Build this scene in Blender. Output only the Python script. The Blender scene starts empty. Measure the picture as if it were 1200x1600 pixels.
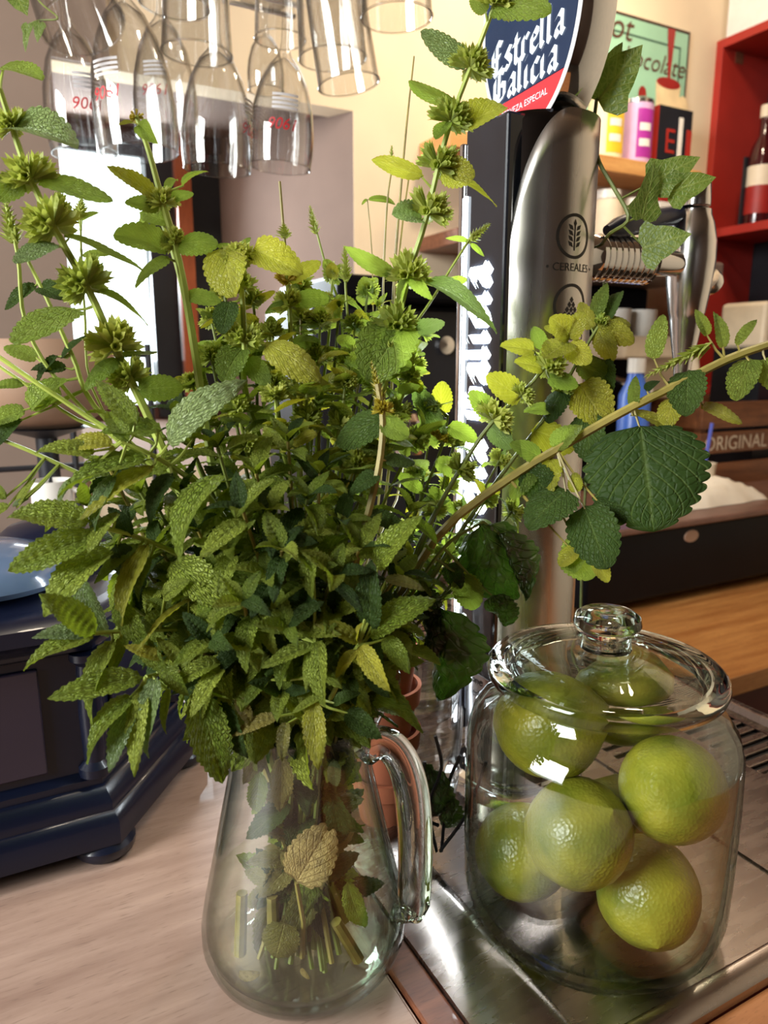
import bpy, bmesh, math, random
from mathutils import Vector, Matrix, noise
R_ = math.radians
rnd = random.Random(7)
scene = bpy.context.scene
COL = scene.collection

# ------------------------------------------------------------------ camera
FPX = 1150.0
PITCH = R_(11.8)
CAM = Vector((0, 0, .34))
cd = bpy.data.cameras.new('camera'); cam = bpy.data.objects.new('camera', cd); COL.objects.link(cam)
cam.location = CAM; cam.rotation_euler = (math.pi/2 - PITCH, 0, 0)
cd.sensor_fit = 'HORIZONTAL'; cd.sensor_width = 36; cd.lens = FPX*36/1200
cd.clip_start = .01; cd.clip_end = 50
cd.dof.use_dof = True; cd.dof.focus_distance = .42; cd.dof.aperture_fstop = 15
scene.camera = cam
FWD = Vector((0, math.cos(PITCH), -math.sin(PITCH))); UPV = Vector((0, math.sin(PITCH), math.cos(PITCH)))
def P(px, py, d): return CAM + FWD*d + Vector((1, 0, 0))*((px-600)/FPX*d) + UPV*((800-py)/FPX*d)
ROT = R_(28)
U = Vector((math.cos(ROT), math.sin(ROT), 0)); V = Vector((-math.sin(ROT), math.cos(ROT), 0))
def RM(u, v, z=0.): return U*u + V*v + Vector((0, 0, z))
def ray(px, py): return (P(px, py, 1) - CAM)
def atv(px, py, v):
    r = ray(px, py); t = v/r.dot(V); return CAM + r*t
def atu(px, py, u):
    r = ray(px, py); t = u/r.dot(U); return CAM + r*t
def atz(px, py, z=0.):
    r = ray(px, py); t = (z-CAM.z)/r.z; return CAM + r*t
def uv_(p): return p.dot(U), p.dot(V)

# ------------------------------------------------------------------ world, lights, exposure
w = bpy.data.worlds.new('daylight'); scene.world = w; w.use_nodes = True
bg = w.node_tree.nodes['Background']; bg.inputs[0].default_value = (.86, .95, 1, 1); bg.inputs[1].default_value = 4.0
vs = scene.view_settings
vs.view_transform = 'Standard'; vs.look = 'None'; vs.exposure = 0.0; vs.gamma = 1; vs.use_curve_mapping = False
def area(name, loc, target, sx, sy, e, col):
    l = bpy.data.lights.new(name, 'AREA'); l.shape = 'RECTANGLE'; l.size = sx; l.size_y = sy; l.energy = e; l.color = col
    o = bpy.data.objects.new(name, l); COL.objects.link(o); o.location = loc
    o.rotation_euler = (Vector(target)-Vector(loc)).to_track_quat('-Z', 'Y').to_euler(); return o
def point(name, loc, e, col, r=.05):
    l = bpy.data.lights.new(name, 'POINT'); l.energy = e; l.color = col; l.shadow_soft_size = r
    o = bpy.data.objects.new(name, l); COL.objects.link(o); o.location = loc; return o
def spot(name, loc, target, e, col, ang=70, blend=.6, r=.04):
    l = bpy.data.lights.new(name, 'SPOT'); l.energy = e; l.color = col; l.shadow_soft_size = r
    l.spot_size = R_(ang); l.spot_blend = blend
    o = bpy.data.objects.new(name, l); COL.objects.link(o); o.location = loc
    o.rotation_euler = (Vector(target)-Vector(loc)).to_track_quat('-Z', 'Y').to_euler(); return o
# daylight entering through the street window to the left behind the camera, and through the deep window at the back
area('street_window_daylight', RM(-1.92, .12, 1.05), RM(.1, .3, .2), 1.15, 1.0, 92, (.98, .98, .95))
area('back_window_daylight', RM(.29, 1.86, .58), RM(.1, .2, .25), .3, .5, 12, (.85, .94, 1))
# warm ceiling lamps over the bar
point('bar_lamp', RM(.55, .45, 1.45), 12, (1, .86, .66), .05)
point('bar_lamp', RM(1.25, .95, 1.5), 15, (1, .82, .6), .06)
spot('wall_spot', RM(1.0, .7, 1.55), RM(1.15, 1.5, .75), 42, (1, .84, .63), 78, .7, .06)

# ------------------------------------------------------------------ mesh helpers
class MB:
    def __init__(s): s.v = []; s.f = []; s.uv = None; s.sm = True
    def add(s, vs, fs):
        n = len(s.v); s.v += [tuple(x) for x in vs]; s.f += [tuple(i+n for i in f) for f in fs]; return s
    def box(s, x0, x1, y0, y1, z0, z1):
        return s.add([(x0,y0,z0),(x1,y0,z0),(x1,y1,z0),(x0,y1,z0),(x0,y0,z1),(x1,y0,z1),(x1,y1,z1),(x0,y1,z1)],
                     [(0,3,2,1),(4,5,6,7),(0,1,5,4),(1,2,6,5),(2,3,7,6),(3,0,4,7)])
    def prism(s, poly, z0, z1):
        n = len(poly)
        return s.add([(x,y,z0) for x,y in poly]+[(x,y,z1) for x,y in poly],
              [tuple(range(n-1,-1,-1)), tuple(range(n,2*n))]+[(i,(i+1)%n,n+(i+1)%n,n+i) for i in range(n)])
    def lathe(s, prof, n=40, c=(0,0,0), M=None, a0=0, a1=2*math.pi):
        full = abs(a1-a0-2*math.pi) < 1e-6; k = n if full else n+1
        vs = []
        for r, z in prof:
            for i in range(k):
                a = a0+(a1-a0)*i/n; p = Vector((r*math.cos(a), r*math.sin(a), z))
                if M: p = M @ p
                vs.append(p+Vector(c))
        fs = []
        for j in range(len(prof)-1):
            for i in range(n):
                a = j*k+i; b = j*k+(i+1)%k; fs.append((a, b, b+k, a+k))
        if full:
            for j, rev in ((0, True), (len(prof)-1, False)):
                if prof[j][0] > 1e-6:
                    pass
        return s.add(vs, fs)
    def disc(s, r, z, n=40, c=(0,0,0)):
        return s.add([(c[0]+r*math.cos(2*math.pi*i/n), c[1]+r*math.sin(2*math.pi*i/n), c[2]+z) for i in range(n)], [tuple(range(n))])
    def tube(s, path, rad, n=8, cap=True, flat=None):
        path = [Vector(p) for p in path]; m = len(path)
        if not hasattr(rad, '__len__'): rad = [rad]*m
        vs = []; prev = None
        for i, p in enumerate(path):
            T = (path[min(i+1, m-1)]-path[max(i-1, 0)])
            if T.length < 1e-9: T = Vector((0,0,1))
            T.normalize()
            if prev is None:
                a = Vector((0,0,1)) if abs(T.z) < .9 else Vector((1,0,0)); N = T.cross(a).normalized()
            else:
                N = prev - T*prev.dot(T)
                N = N.normalized() if N.length > 1e-6 else T.orthogonal().normalized()
            prev = N; B = T.cross(N)
            for k in range(n):
                a = 2*math.pi*k/n; ra = rad[i]
                vs.append(p + N*(ra*math.cos(a)) + B*(ra*math.sin(a)*(flat or 1)))
        fs = [(j*n+k, j*n+(k+1)%n, (j+1)*n+(k+1)%n, (j+1)*n+k) for j in range(m-1) for k in range(n)]
        if cap: fs += [tuple(range(n-1,-1,-1)), tuple(range((m-1)*n, m*n))]
        return s.add(vs, fs)
    def mesh(s, name, smooth=None, bevel=0):
        me = bpy.data.meshes.new(name); me.from_pydata(s.v, [], s.f)
        bm = bmesh.new(); bm.from_mesh(me)
        if bevel:
            bmesh.ops.remove_doubles(bm, verts=bm.verts, dist=1e-6)
            bmesh.ops.bevel(bm, geom=[e for e in bm.edges if len(e.link_faces) == 2 and e.calc_face_angle(0) > .6], offset=bevel, segments=2, affect='EDGES', profile=.5)
        bmesh.ops.recalc_face_normals(bm, faces=bm.faces); bm.to_mesh(me); bm.free()
        if s.sm if smooth is None else smooth:
            me.shade_smooth() if hasattr(me, 'shade_smooth') else None
            try: me.set_sharp_from_angle(angle=R_(40))
            except Exception: pass
        else:
            me.shade_flat()
        me.update(); return me
    def build(s, name, mat, parent=None, loc=(0,0,0), rot=None, smooth=None, bevel=0):
        me = s.mesh(name, smooth, bevel); return link(name, me, mat, parent, loc, rot)
def link(name, me, mat, parent=None, loc=(0,0,0), rot=None):
    o = bpy.data.objects.new(name, me); COL.objects.link(o)
    if mat and not me.materials: me.materials.append(mat)
    o.location = loc
    if rot: o.rotation_euler = rot
    if parent: o.parent = parent
    return o
def thing(name, label, cat, loc=(0,0,0), rotz=0, group=None):
    o = bpy.data.objects.new(name, None); COL.objects.link(o); o.empty_display_size = .02
    o.location = loc; o.rotation_euler = (0, 0, rotz); return tag(o, label, cat, group)
def tag(o, label, cat, group=None):
    o['label'] = label; o['category'] = cat
    if group: o['group'] = group
    return o
def struct(o, label=None):
    o['kind'] = 'structure'
    if label: o['label'] = label
    return o
def smooth_path(pts, n=24):
    pts = [Vector(p) for p in pts]
    if len(pts) == 2: return [pts[0].lerp(pts[1], i/(n-1)) for i in range(n)]
    q = [2*pts[0]-pts[1]]+pts+[2*pts[-1]-pts[-2]]; out = []
    seg = len(pts)-1
    for i in range(n):
        t = i/(n-1)*seg; k = min(int(t), seg-1); t -= k
        a, b, c, d = q[k:k+4]
        out.append(.5*((2*b)+(c-a)*t+(2*a-5*b+4*c-d)*t*t+(3*b-a-3*c+d)*t**3))
    return out
def text_mesh(s, size, shear=0, align='CENTER', extrude=0, space=1):
    c = bpy.data.curves.new('txt', 'FONT'); c.body = s; c.size = size; c.shear = shear; c.align_x = align; c.extrude = extrude; c.space_character = space
    c.resolution_u = 3
    o = bpy.data.objects.new('txt', c); COL.objects.link(o)
    dg = bpy.context.evaluated_depsgraph_get()
    me = bpy.data.meshes.new_from_object(o.evaluated_get(dg)); bpy.data.objects.remove(o); return me
def refine(me, maxlen):
    bm = bmesh.new(); bm.from_mesh(me); bmesh.ops.triangulate(bm, faces=bm.faces)
    for _ in range(3):
        es = [e for e in bm.edges if e.calc_length() > maxlen]
        if not es: break
        bmesh.ops.subdivide_edges(bm, edges=es, cuts=1)
        bmesh.ops.triangulate(bm, faces=bm.faces)
    bm.to_mesh(me); bm.free(); return me
def map_mesh(me, fn):
    for v in me.vertices: v.co = fn(v.co)
    me.update(); return me
# broad-nib blackletter
GL = {
 'i': (.34, [[(0,.86),(0,.14),(.14,.02)], [(-.02,1.22),(.05,1.3)]]),
 'l': (.34, [[(0,1.45),(0,.14),(.14,.02)]]),
 'a': (.66, [[(.02,.78),(.22,.95),(.42,.84),(.42,.14),(.56,.02)], [(.42,.55),(.08,.42),(0,.2),(.16,.02),(.42,.2)]]),
 'c': (.55, [[(.45,.82),(.22,.95),(0,.74),(0,.2),(.2,.02),(.45,.14)]]),
 'e': (.55, [[(.42,.62),(.42,.82),(.22,.95),(0,.74),(0,.2),(.2,.02),(.45,.14)], [(0,.46),(.42,.62)]]),
 'r': (.5, [[(0,.9),(0,.12),(.12,.02)], [(0,.75),(.26,.95),(.4,.84)]]),
 's': (.55, [[(.42,.84),(.18,.95),(0,.76),(.42,.38),(.42,.16),(.2,.02),(0,.14)]]),
 't': (.48, [[(.1,1.25),(.1,.15),(.25,.02),(.4,.12)], [(-.1,.9),(.36,.92)]]),
 'E': (.9, [[(.72,1.32),(.35,1.48),(0,1.1),(0,.4),(.3,.02),(.75,.2)], [(.05,.74),(.6,.82)], [(.34,1.4),(.34,.1)]]),
 'G': (1.0, [[(.78,1.3),(.35,1.48),(0,1.1),(0,.4),(.35,.02),(.8,.2),(.8,.72),(.5,.82)], [(.36,1.38),(.36,.15)]]),
 ' ': (.45, [])}
def blackletter(txt, h, nib=.13):
    mb = MB(); x = 0
    for ch in txt:
        wd, st = GL[ch]
        for pl in st:
            for (a, b) in zip(pl[:-1], pl[1:]):
                q = [(x+a[0]-nib, a[1]-nib), (x+b[0]-nib, b[1]-nib), (x+b[0]+nib, b[1]+nib), (x+a[0]+nib, a[1]+nib)]
                mb.add([(X*h, Y*h, 0) for X, Y in q], [(0,1,2,3)])
        x += wd+.16
    wtot = (x-.16)*h
    me = bpy.data.meshes.new('lettering'); me.from_pydata([(a-wtot/2, b, c) for a, b, c in mb.v], [], mb.f); return me, wtot

# ------------------------------------------------------------------ materials
def nt(name):
    m = bpy.data.materials.new(name); m.use_nodes = True; t = m.node_tree; t.nodes.clear()
    o = t.nodes.new('ShaderNodeOutputMaterial'); return m, t, o
def N(t, typ, **k):
    n = t.nodes.new(typ)
    for a, b in k.items():
        if a.startswith('i_'):
            key = a[2:].replace('_', ' ')
            n.inputs[key].default_value = b
        else: setattr(n, a, b)
    return n
def c4(c): return (c[0], c[1], c[2], 1)
def s2l(r, g, b):
    f = lambda x: ((x/255+.055)/1.055)**2.4 if x/255 > .04045 else x/255/12.92
    return (f(r), f(g), f(b))
def pbr(name, col, rough=.5, metal=0, var=.12, scale=30, bump=0, coat=0, stretch=(1,1,1), spec=.5, col2=None, emit=None, es=0, detail=3, rvar=0):
    m, t, o = nt(name); b = N(t, 'ShaderNodeBsdfPrincipled'); L = t.links.new
    tc = N(t, 'ShaderNodeTexCoord'); mp = N(t, 'ShaderNodeMapping'); mp.inputs['Scale'].default_value = stretch
    L(tc.outputs['Object'], mp.inputs[0])
    nz = N(t, 'ShaderNodeTexNoise'); nz.inputs['Scale'].default_value = scale; nz.inputs['Detail'].default_value = detail
    L(mp.outputs[0], nz.inputs['Vector'])
    r = N(t, 'ShaderNodeValToRGB'); r.color_ramp.elements[0].position = .3; r.color_ramp.elements[1].position = .7
    c2 = col2 or tuple(min(1, x*(1+var)) for x in col); c1 = col if col2 else tuple(x*(1-var) for x in col)
    r.color_ramp.elements[0].color = c4(c1); r.color_ramp.elements[1].color = c4(c2)
    L(nz.outputs['Fac'], r.inputs[0]); L(r.outputs[0], b.inputs['Base Color'])
    b.inputs['Roughness'].default_value = rough; b.inputs['Metallic'].default_value = metal
    b.inputs['Coat Weight'].default_value = coat; b.inputs['Specular IOR Level'].default_value = spec
    if rvar:
        mr = N(t, 'ShaderNodeMapRange'); mr.inputs['To Min'].default_value = max(0, rough-rvar); mr.inputs['To Max'].default_value = rough+rvar
        L(nz.outputs['Fac'], mr.inputs[0]); L(mr.outputs[0], b.inputs['Roughness'])
    if emit:
        b.inputs['Emission Color'].default_value = c4(emit); b.inputs['Emission Strength'].default_value = es
    if bump:
        bp = N(t, 'ShaderNodeBump'); bp.inputs['Strength'].default_value = .6; bp.inputs['Distance'].default_value = bump
        L(nz.outputs['Fac'], bp.inputs['Height']); L(bp.outputs[0], b.inputs['Normal'])
    L(b.outputs[0], o.inputs[0]); return m
def thin_glass(name, tint=(.97,.985,.975), edge=(.62,.7,.66), refl=.9, rough=.02, ior=1.45, base=.045):
    m, t, o = nt(name); L = t.links.new
    lw = N(t, 'ShaderNodeLayerWeight'); lw.inputs['Blend'].default_value = .5
    rp = N(t, 'ShaderNodeValToRGB'); e = rp.color_ramp.elements
    e[0].position = .45; e[0].color = c4(tint); e[1].position = .97; e[1].color = c4(edge)
    L(lw.outputs['Facing'], rp.inputs[0])
    tr = N(t, 'ShaderNodeBsdfTransparent'); L(rp.outputs[0], tr.inputs[0])
    gl = N(t, 'ShaderNodeBsdfGlossy'); gl.inputs['Roughness'].default_value = rough; gl.inputs[0].default_value = (refl, refl, refl, 1)
    pw = N(t, 'ShaderNodeMath', operation='POWER'); pw.inputs[1].default_value = 4.5; L(lw.outputs['Facing'], pw.inputs[0])
    fr = N(t, 'ShaderNodeMath', operation='MULTIPLY_ADD'); fr.inputs[1].default_value = .8; fr.inputs[2].default_value = .02 if ior < 1.4 else base; L(pw.outputs[0], fr.inputs[0])
    nz = N(t, 'ShaderNodeTexNoise'); nz.inputs['Scale'].default_value = 35; nz.inputs['Detail'].default_value = 1
    tc = N(t, 'ShaderNodeTexCoord'); L(tc.outputs['Object'], nz.inputs['Vector'])
    bp = N(t, 'ShaderNodeBump'); bp.inputs['Strength'].default_value = .25; bp.inputs['Distance'].default_value = .001
    L(nz.outputs['Fac'], bp.inputs['Height']); L(bp.outputs[0], gl.inputs['Normal'])
    mx = N(t, 'ShaderNodeMixShader'); L(fr.outputs[0], mx.inputs[0]); L(tr.outputs[0], mx.inputs[1]); L(gl.outputs[0], mx.inputs[2])
    L(mx.outputs[0], o.inputs[0]); return m
def solid_glass(name, col=(.95,.98,.96)):
    m, t, o = nt(name); L = t.links.new
    g = N(t, 'ShaderNodeBsdfGlass'); g.inputs['IOR'].default_value = 1.46; g.inputs['Roughness'].default_value = .01
    nz = N(t, 'ShaderNodeTexNoise'); nz.inputs['Scale'].default_value = 20
    mx = N(t, 'ShaderNodeMixRGB'); mx.inputs[1].default_value = c4(col); mx.inputs[2].default_value = c4(tuple(x*.97 for x in col))
    L(nz.outputs['Fac'], mx.inputs[0]); L(mx.outputs[0], g.inputs[0])
    L(g.outputs[0], o.inputs[0]); return m
def leafmat(name, c1, c2, vein, trans, nveins=9, slope=.32, bump=.0007, rough=.42, tw=.35, cell=0, spec=.35, net=0, brown=0):
    m, t, o = nt(name); L = t.links.new
    uv = N(t, 'ShaderNodeUVMap'); uv.uv_map = 'UVMap'; sp = N(t, 'ShaderNodeSeparateXYZ'); L(uv.outputs[0], sp.inputs[0])
    def M(op, a, b=None, c=None):
        n = N(t, 'ShaderNodeMath', operation=op)
        for i, x in enumerate((a, b, c)):
            if x is None: continue
            if isinstance(x, (int, float)): n.inputs[i].default_value = x
            else: L(x, n.inputs[i])
        return n.outputs[0]
    s = M('ABSOLUTE', M('SUBTRACT', sp.outputs[1], .5)); s = M('MULTIPLY', s, 2)
    ph = M('FRACT', M('MULTIPLY', M('SUBTRACT', sp.outputs[0], M('MULTIPLY', s, slope)), nveins))
    d = M('ABSOLUTE', M('SUBTRACT', ph, .5)); d = M('MULTIPLY', d, 2)       # 1 at vein, 0 mid cell
    side = M('SMOOTH_MIN', 1, M('MULTIPLY', M('MAXIMUM', M('SUBTRACT', d, .78), 0), 4.5), .1)
    mid = M('MAXIMUM', M('SUBTRACT', 1, M('MULTIPLY', s, 14)), 0)
    vmask = M('MAXIMUM', side, mid)
    tc = N(t, 'ShaderNodeTexCoord')
    vo = N(t, 'ShaderNodeTexVoronoi'); vo.feature = 'DISTANCE_TO_EDGE'; vo.inputs['Scale'].default_value = cell or 16; L(uv.outputs[0], vo.inputs['Vector'])
    vcell = M('MINIMUM', M('MULTIPLY', vo.outputs['Distance'], 6), 1)
    h = M('ADD', M('MULTIPLY', M('SUBTRACT', 1, vmask), .7), M('MULTIPLY', vcell, .5))
    nz = N(t, 'ShaderNodeTexNoise'); nz.inputs['Scale'].default_value = 3.5; nz.inputs['Detail'].default_value = 4; L(uv.outputs[0], nz.inputs['Vector'])
    oi = N(t, 'ShaderNodeObjectInfo')
    f = M('ADD', M('MULTIPLY', nz.outputs['Fac'], .7), M('MULTIPLY', M('SUBTRACT', oi.outputs['Random'], .35), .75))
    mix = N(t, 'ShaderNodeMixRGB'); mix.inputs[1].default_value = c4(c1); mix.inputs[2].default_value = c4(c2); mix.use_clamp = True; L(M('MINIMUM', M('MAXIMUM', f, 0), 1), mix.inputs[0])
    mv = N(t, 'ShaderNodeMixRGB'); mv.inputs[2].default_value = c4(vein); L(mix.outputs[0], mv.inputs[1])
    vm = M('MULTIPLY', vmask, .55)
    if net: vm = M('MAXIMUM', vm, M('MULTIPLY', M('SUBTRACT', 1, vcell), net))
    L(vm, mv.inputs[0])
    colout = mv.outputs[0]
    if brown:
        nb = N(t, 'ShaderNodeTexNoise'); nb.inputs['Scale'].default_value = 5; nb.inputs['Detail'].default_value = 5; L(uv.outputs[0], nb.inputs['Vector'])
        bf = M('MULTIPLY', M('MINIMUM', M('MAXIMUM', M('MULTIPLY', M('SUBTRACT', nb.outputs['Fac'], .5), 8), 0), 1), brown)
        mb_ = N(t, 'ShaderNodeMixRGB'); mb_.inputs[2].default_value = (.045, .03, .012, 1); L(bf, mb_.inputs[0]); L(colout, mb_.inputs[1]); colout = mb_.outputs[0]
    bp = N(t, 'ShaderNodeBump'); bp.inputs['Strength'].default_value = 1; bp.inputs['Distance'].default_value = bump; L(h, bp.inputs['Height'])
    pb = N(t, 'ShaderNodeBsdfPrincipled'); L(colout, pb.inputs['Base Color']); pb.inputs['Roughness'].default_value = rough; pb.inputs['Specular IOR Level'].default_value = spec
    L(bp.outputs[0], pb.inputs['Normal'])
    tl = N(t, 'ShaderNodeBsdfTranslucent'); mt = N(t, 'ShaderNodeMixRGB'); mt.blend_type = 'MIX'; mt.inputs[0].default_value = .6
    mt.inputs[2].default_value = c4(trans); L(colout, mt.inputs[1]); L(mt.outputs[0], tl.inputs[0])
    ms = N(t, 'ShaderNodeMixShader'); ms.inputs[0].default_value = tw; L(pb.outputs[0], ms.inputs[1]); L(tl.outputs[0], ms.inputs[2])
    L(ms.outputs[0], o.inputs[0]); return m
def emis(name, col, st, var=0):
    m, t, o = nt(name); e = N(t, 'ShaderNodeEmission'); e.inputs[0].default_value = c4(col); e.inputs[1].default_value = st; t.links.new(e.outputs[0], o.inputs[0]); return m
def wood(name, c1, c2, scale=6, stretch=(1, 9, 9), rough=.45, coat=.1, bump=.0003, speck=True):
    m, t, o = nt(name); L = t.links.new; b = N(t, 'ShaderNodeBsdfPrincipled')
    tc = N(t, 'ShaderNodeTexCoord'); mp = N(t, 'ShaderNodeMapping'); mp.inputs['Scale'].default_value = stretch; L(tc.outputs['Object'], mp.inputs[0])
    nz = N(t, 'ShaderNodeTexNoise'); nz.inputs['Scale'].default_value = scale; nz.inputs['Detail'].default_value = 6; nz.inputs['Roughness'].default_value = .65; L(mp.outputs[0], nz.inputs['Vector'])
    r = N(t, 'ShaderNodeValToRGB'); r.color_ramp.elements[0].position = .32; r.color_ramp.elements[1].position = .68
    r.color_ramp.elements[0].color = c4(c1); r.color_ramp.elements[1].color = c4(c2); L(nz.outputs['Fac'], r.inputs[0])
    out = r.outputs[0]
    if speck:
        mp2 = N(t, 'ShaderNodeMapping'); mp2.inputs['Scale'].default_value = tuple(x*14 for x in stretch); L(tc.outputs['Object'], mp2.inputs[0])
        n2 = N(t, 'ShaderNodeTexNoise'); n2.inputs['Scale'].default_value = scale*.9; n2.inputs['Detail'].default_value = 2; L(mp2.outputs[0], n2.inputs['Vector'])
        r2 = N(t, 'ShaderNodeValToRGB'); r2.color_ramp.elements[0].position = .6; r2.color_ramp.elements[1].position = .72
        r2.color_ramp.elements[0].color = (0,0,0,1); r2.color_ramp.elements[1].color = (.5,.5,.5,1); L(n2.outputs['Fac'], r2.inputs[0])
        mx = N(t, 'ShaderNodeMixRGB'); mx.inputs[2].default_value = c4(tuple(x*.6 for x in c1)); L(r2.outputs[0], mx.inputs[0]); L(out, mx.inputs[1]); out = mx.outputs[0]
    L(out, b.inputs['Base Color']); b.inputs['Roughness'].default_value = rough; b.inputs['Coat Weight'].default_value = coat
    bp = N(t, 'ShaderNodeBump'); bp.inputs['Distance'].default_value = bump; bp.inputs['Strength'].default_value = .5; L(nz.outputs['Fac'], bp.inputs['Height']); L(bp.outputs[0], b.inputs['Normal'])
    L(b.outputs[0], o.inputs[0]); return m

M_counter = wood('counter_wood', s2l(148,120,106), s2l(184,156,140), 5, (1.2, 10, 10))
M_trim = wood('trim_wood', s2l(96,52,34), s2l(136,84,58), 7, (1.5, 12, 12))
M_edge = wood('edge_wood', s2l(150,92,52), s2l(186,124,76), 7, (1.5, 12, 12))
M_plank = wood('plank_wood', s2l(176,110,54), s2l(222,160,92), 5, (1, 9, 9), coat=.15)
M_shelf = wood('shelf_wood', s2l(200,140,80), s2l(228,176,110), 5, (1, 8, 8))
M_crate = wood('crate_wood', s2l(96,56,32), s2l(140,88,52), 6, (1, 8, 8))
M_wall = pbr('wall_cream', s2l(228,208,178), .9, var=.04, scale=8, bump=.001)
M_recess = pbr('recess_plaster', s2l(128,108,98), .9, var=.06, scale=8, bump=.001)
M_wallshade = pbr('shaded_wall_plaster', s2l(140,122,110), .9, var=.06, scale=8, bump=.001)  # darker tone for the back wall's shaded left part
M_panelling = wood('dark_panelling', s2l(46,30,22), s2l(70,46,32), 4, (6,6,1))
M_floor = pbr('floor_tile', s2l(60,50,42), .6, scale=10)
M_ceil = pbr('ceiling_plaster', s2l(96,76,58), .9, var=.05, scale=5)
M_steel = pbr('brushed_steel', (.62,.60,.57), .28, 1, var=.08, scale=40, stretch=(1, 1, .03), rvar=.08)
M_tray = pbr('tray_steel', (.34,.30,.28), .27, 1, var=.1, scale=50, stretch=(.6, 3, 1), rvar=.08)
M_chrome = pbr('chrome', (.82,.82,.83), .06, 1, var=.03, scale=10)
M_silver = pbr('satin_silver', (.78,.77,.76), .2, 1, var=.05, scale=20, rvar=.06)
M_black = pbr('black_gloss', (.005,.005,.007), .3, var=.2, scale=10, spec=.12)
M_navy = pbr('navy_black_lacquer', s2l(16,21,40), .3, var=.2, scale=6, coat=.15, rvar=.06, spec=.35)
M_dark = pbr('dark_plastic', (.010,.011,.016), .45, var=.3, scale=12)
M_ink = pbr('dark_ink', (.02,.017,.015), .5, scale=50)
M_led = emis('led_white', (.86, .95, 1), 85)
M_ledline = emis('led_edge', (.85,.93,1), 5)
M_red = pbr('red_paint', s2l(164,42,32), .5, var=.08, scale=14)
M_terra = pbr('terracotta', s2l(150,84,56), .85, var=.15, scale=40, bump=.0004)
M_white = pbr('white_ceramic', s2l(232,228,220), .3, var=.04)
M_cream = pbr('cream_plastic', s2l(222,206,180), .5, var=.06)
M_cloth = pbr('white_cloth', s2l(236,224,204), .95, var=.06, scale=30, bump=.002)
M_tan = pbr('tan_clay', s2l(168,136,112), .6, var=.08, scale=12)
M_glass = thin_glass('thin_glass', (.965,.98,.97), (.5,.57,.53), base=.055)
M_jarglass = thin_glass('jar_glass', (.965,.98,.968), (.42,.52,.44), base=.055)
M_barglass = thin_glass('bar_glass', (.96,.962,.96), (.24,.24,.235), base=.09)
M_solid = solid_glass('solid_glass')
M_water = thin_glass('water', (.955,.975,.93), (.72,.78,.66), ior=1.33)
M_stem = pbr('stem_green', s2l(150,166,70), .5, var=.25, scale=60)
M_stemd = pbr('stem_dark', s2l(110,122,56), .5, var=.3, scale=60)
M_stemo = pbr('stem_olive', s2l(140,128,64), .5, var=.3, scale=60)
M_calyx = leafmat('calyx', s2l(150,170,82), s2l(206,210,116), s2l(206,210,110), s2l(196,210,80), tw=.45, bump=.0001)
M_bud = leafmat('yellow_bud', s2l(150,148,46), s2l(196,170,60), s2l(206,190,90), s2l(200,180,50), tw=.3, bump=.0001)
M_mint = leafmat('mint_leaf', s2l(98,120,36), s2l(174,188,76), s2l(186,204,104), s2l(176,206,40), 9, .42, .0022, .5, .33, 15, spec=.25)
M_mintg = leafmat('mint_leaf_greyish', s2l(86,112,60), s2l(154,174,112), s2l(172,190,136), s2l(150,184,60), 10, .42, .0014, .42, .28, 15, spec=.45)
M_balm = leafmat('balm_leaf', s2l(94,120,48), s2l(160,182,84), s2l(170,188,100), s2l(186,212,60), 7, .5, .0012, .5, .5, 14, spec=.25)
M_balmshade = leafmat('balm_leaf_shaded', s2l(38,58,24), s2l(66,86,36), s2l(90,108,54), s2l(90,120,24), 7, .5, .0007, .55, .2, 13, spec=.15)  # balm green darkened; shade on the big and inner leaves is in the colour
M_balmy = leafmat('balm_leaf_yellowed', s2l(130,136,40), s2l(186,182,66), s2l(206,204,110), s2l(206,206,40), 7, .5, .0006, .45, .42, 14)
M_wilt = leafmat('wilted_leaf', s2l(26,40,14), s2l(74,98,34), s2l(90,110,50), s2l(80,130,20), 6, .5, .0016, .35, .2, 7, brown=.9, spec=.5)
M_ivy = leafmat('ivy_leaf', s2l(72,96,38), s2l(104,126,52), s2l(160,170,90), s2l(130,160,40), 5, .7, .0003, .4, .22, 12, net=.35)
M_drown = leafmat('drowned_leaf', s2l(92,98,44), s2l(150,138,72), s2l(170,160,96), s2l(160,150,50), 8, .42, .0006, .45, .3, 14)
M_yleaf = leafmat('faded_leaf', s2l(186,160,96), s2l(206,182,118), s2l(170,140,80), s2l(200,180,90), 6, .5, .0005, .6, .25, 14, brown=.35)
M_limeg = None

# ------------------------------------------------------------------ the room
def wallbox(name, u0, u1, v0, v1, z0, z1, m, label=None):
    return struct(MB().box(u0, u1, v0, v1, z0, z1).build(name, m, None, (0,0,0), (0,0,ROT), smooth=False), label)
wallbox('floor', -2.2, 2.2, -2.6, 1.5, -1.1, -1.05, M_floor)
wallbox('ceiling', -2.2, 2.2, -2.6, 1.5, 1.75, 1.8, M_ceil)
wallbox('wall_right', 2.02, 2.12, -2.6, 1.5, -1.05, 1.75, M_wall)
wallbox('wall_front', -2.2, 2.2, -2.6, -2.5, -1.05, 1.75, M_panelling)
# left wall with the street window (behind the camera)
lw = MB(); lw.box(-2.1, -2, -2.6, -.5, -1.05, 1.75).box(-2.1, -2, .75, 1.5, -1.05, 1.75).box(-2.1, -2, -.5, .75, -1.05, .45).box(-2.1, -2, -.5, .75, 1.6, 1.75)
struct(lw.build('wall_left', M_panelling, None, (0,0,0), (0,0,ROT), smooth=False))
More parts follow.
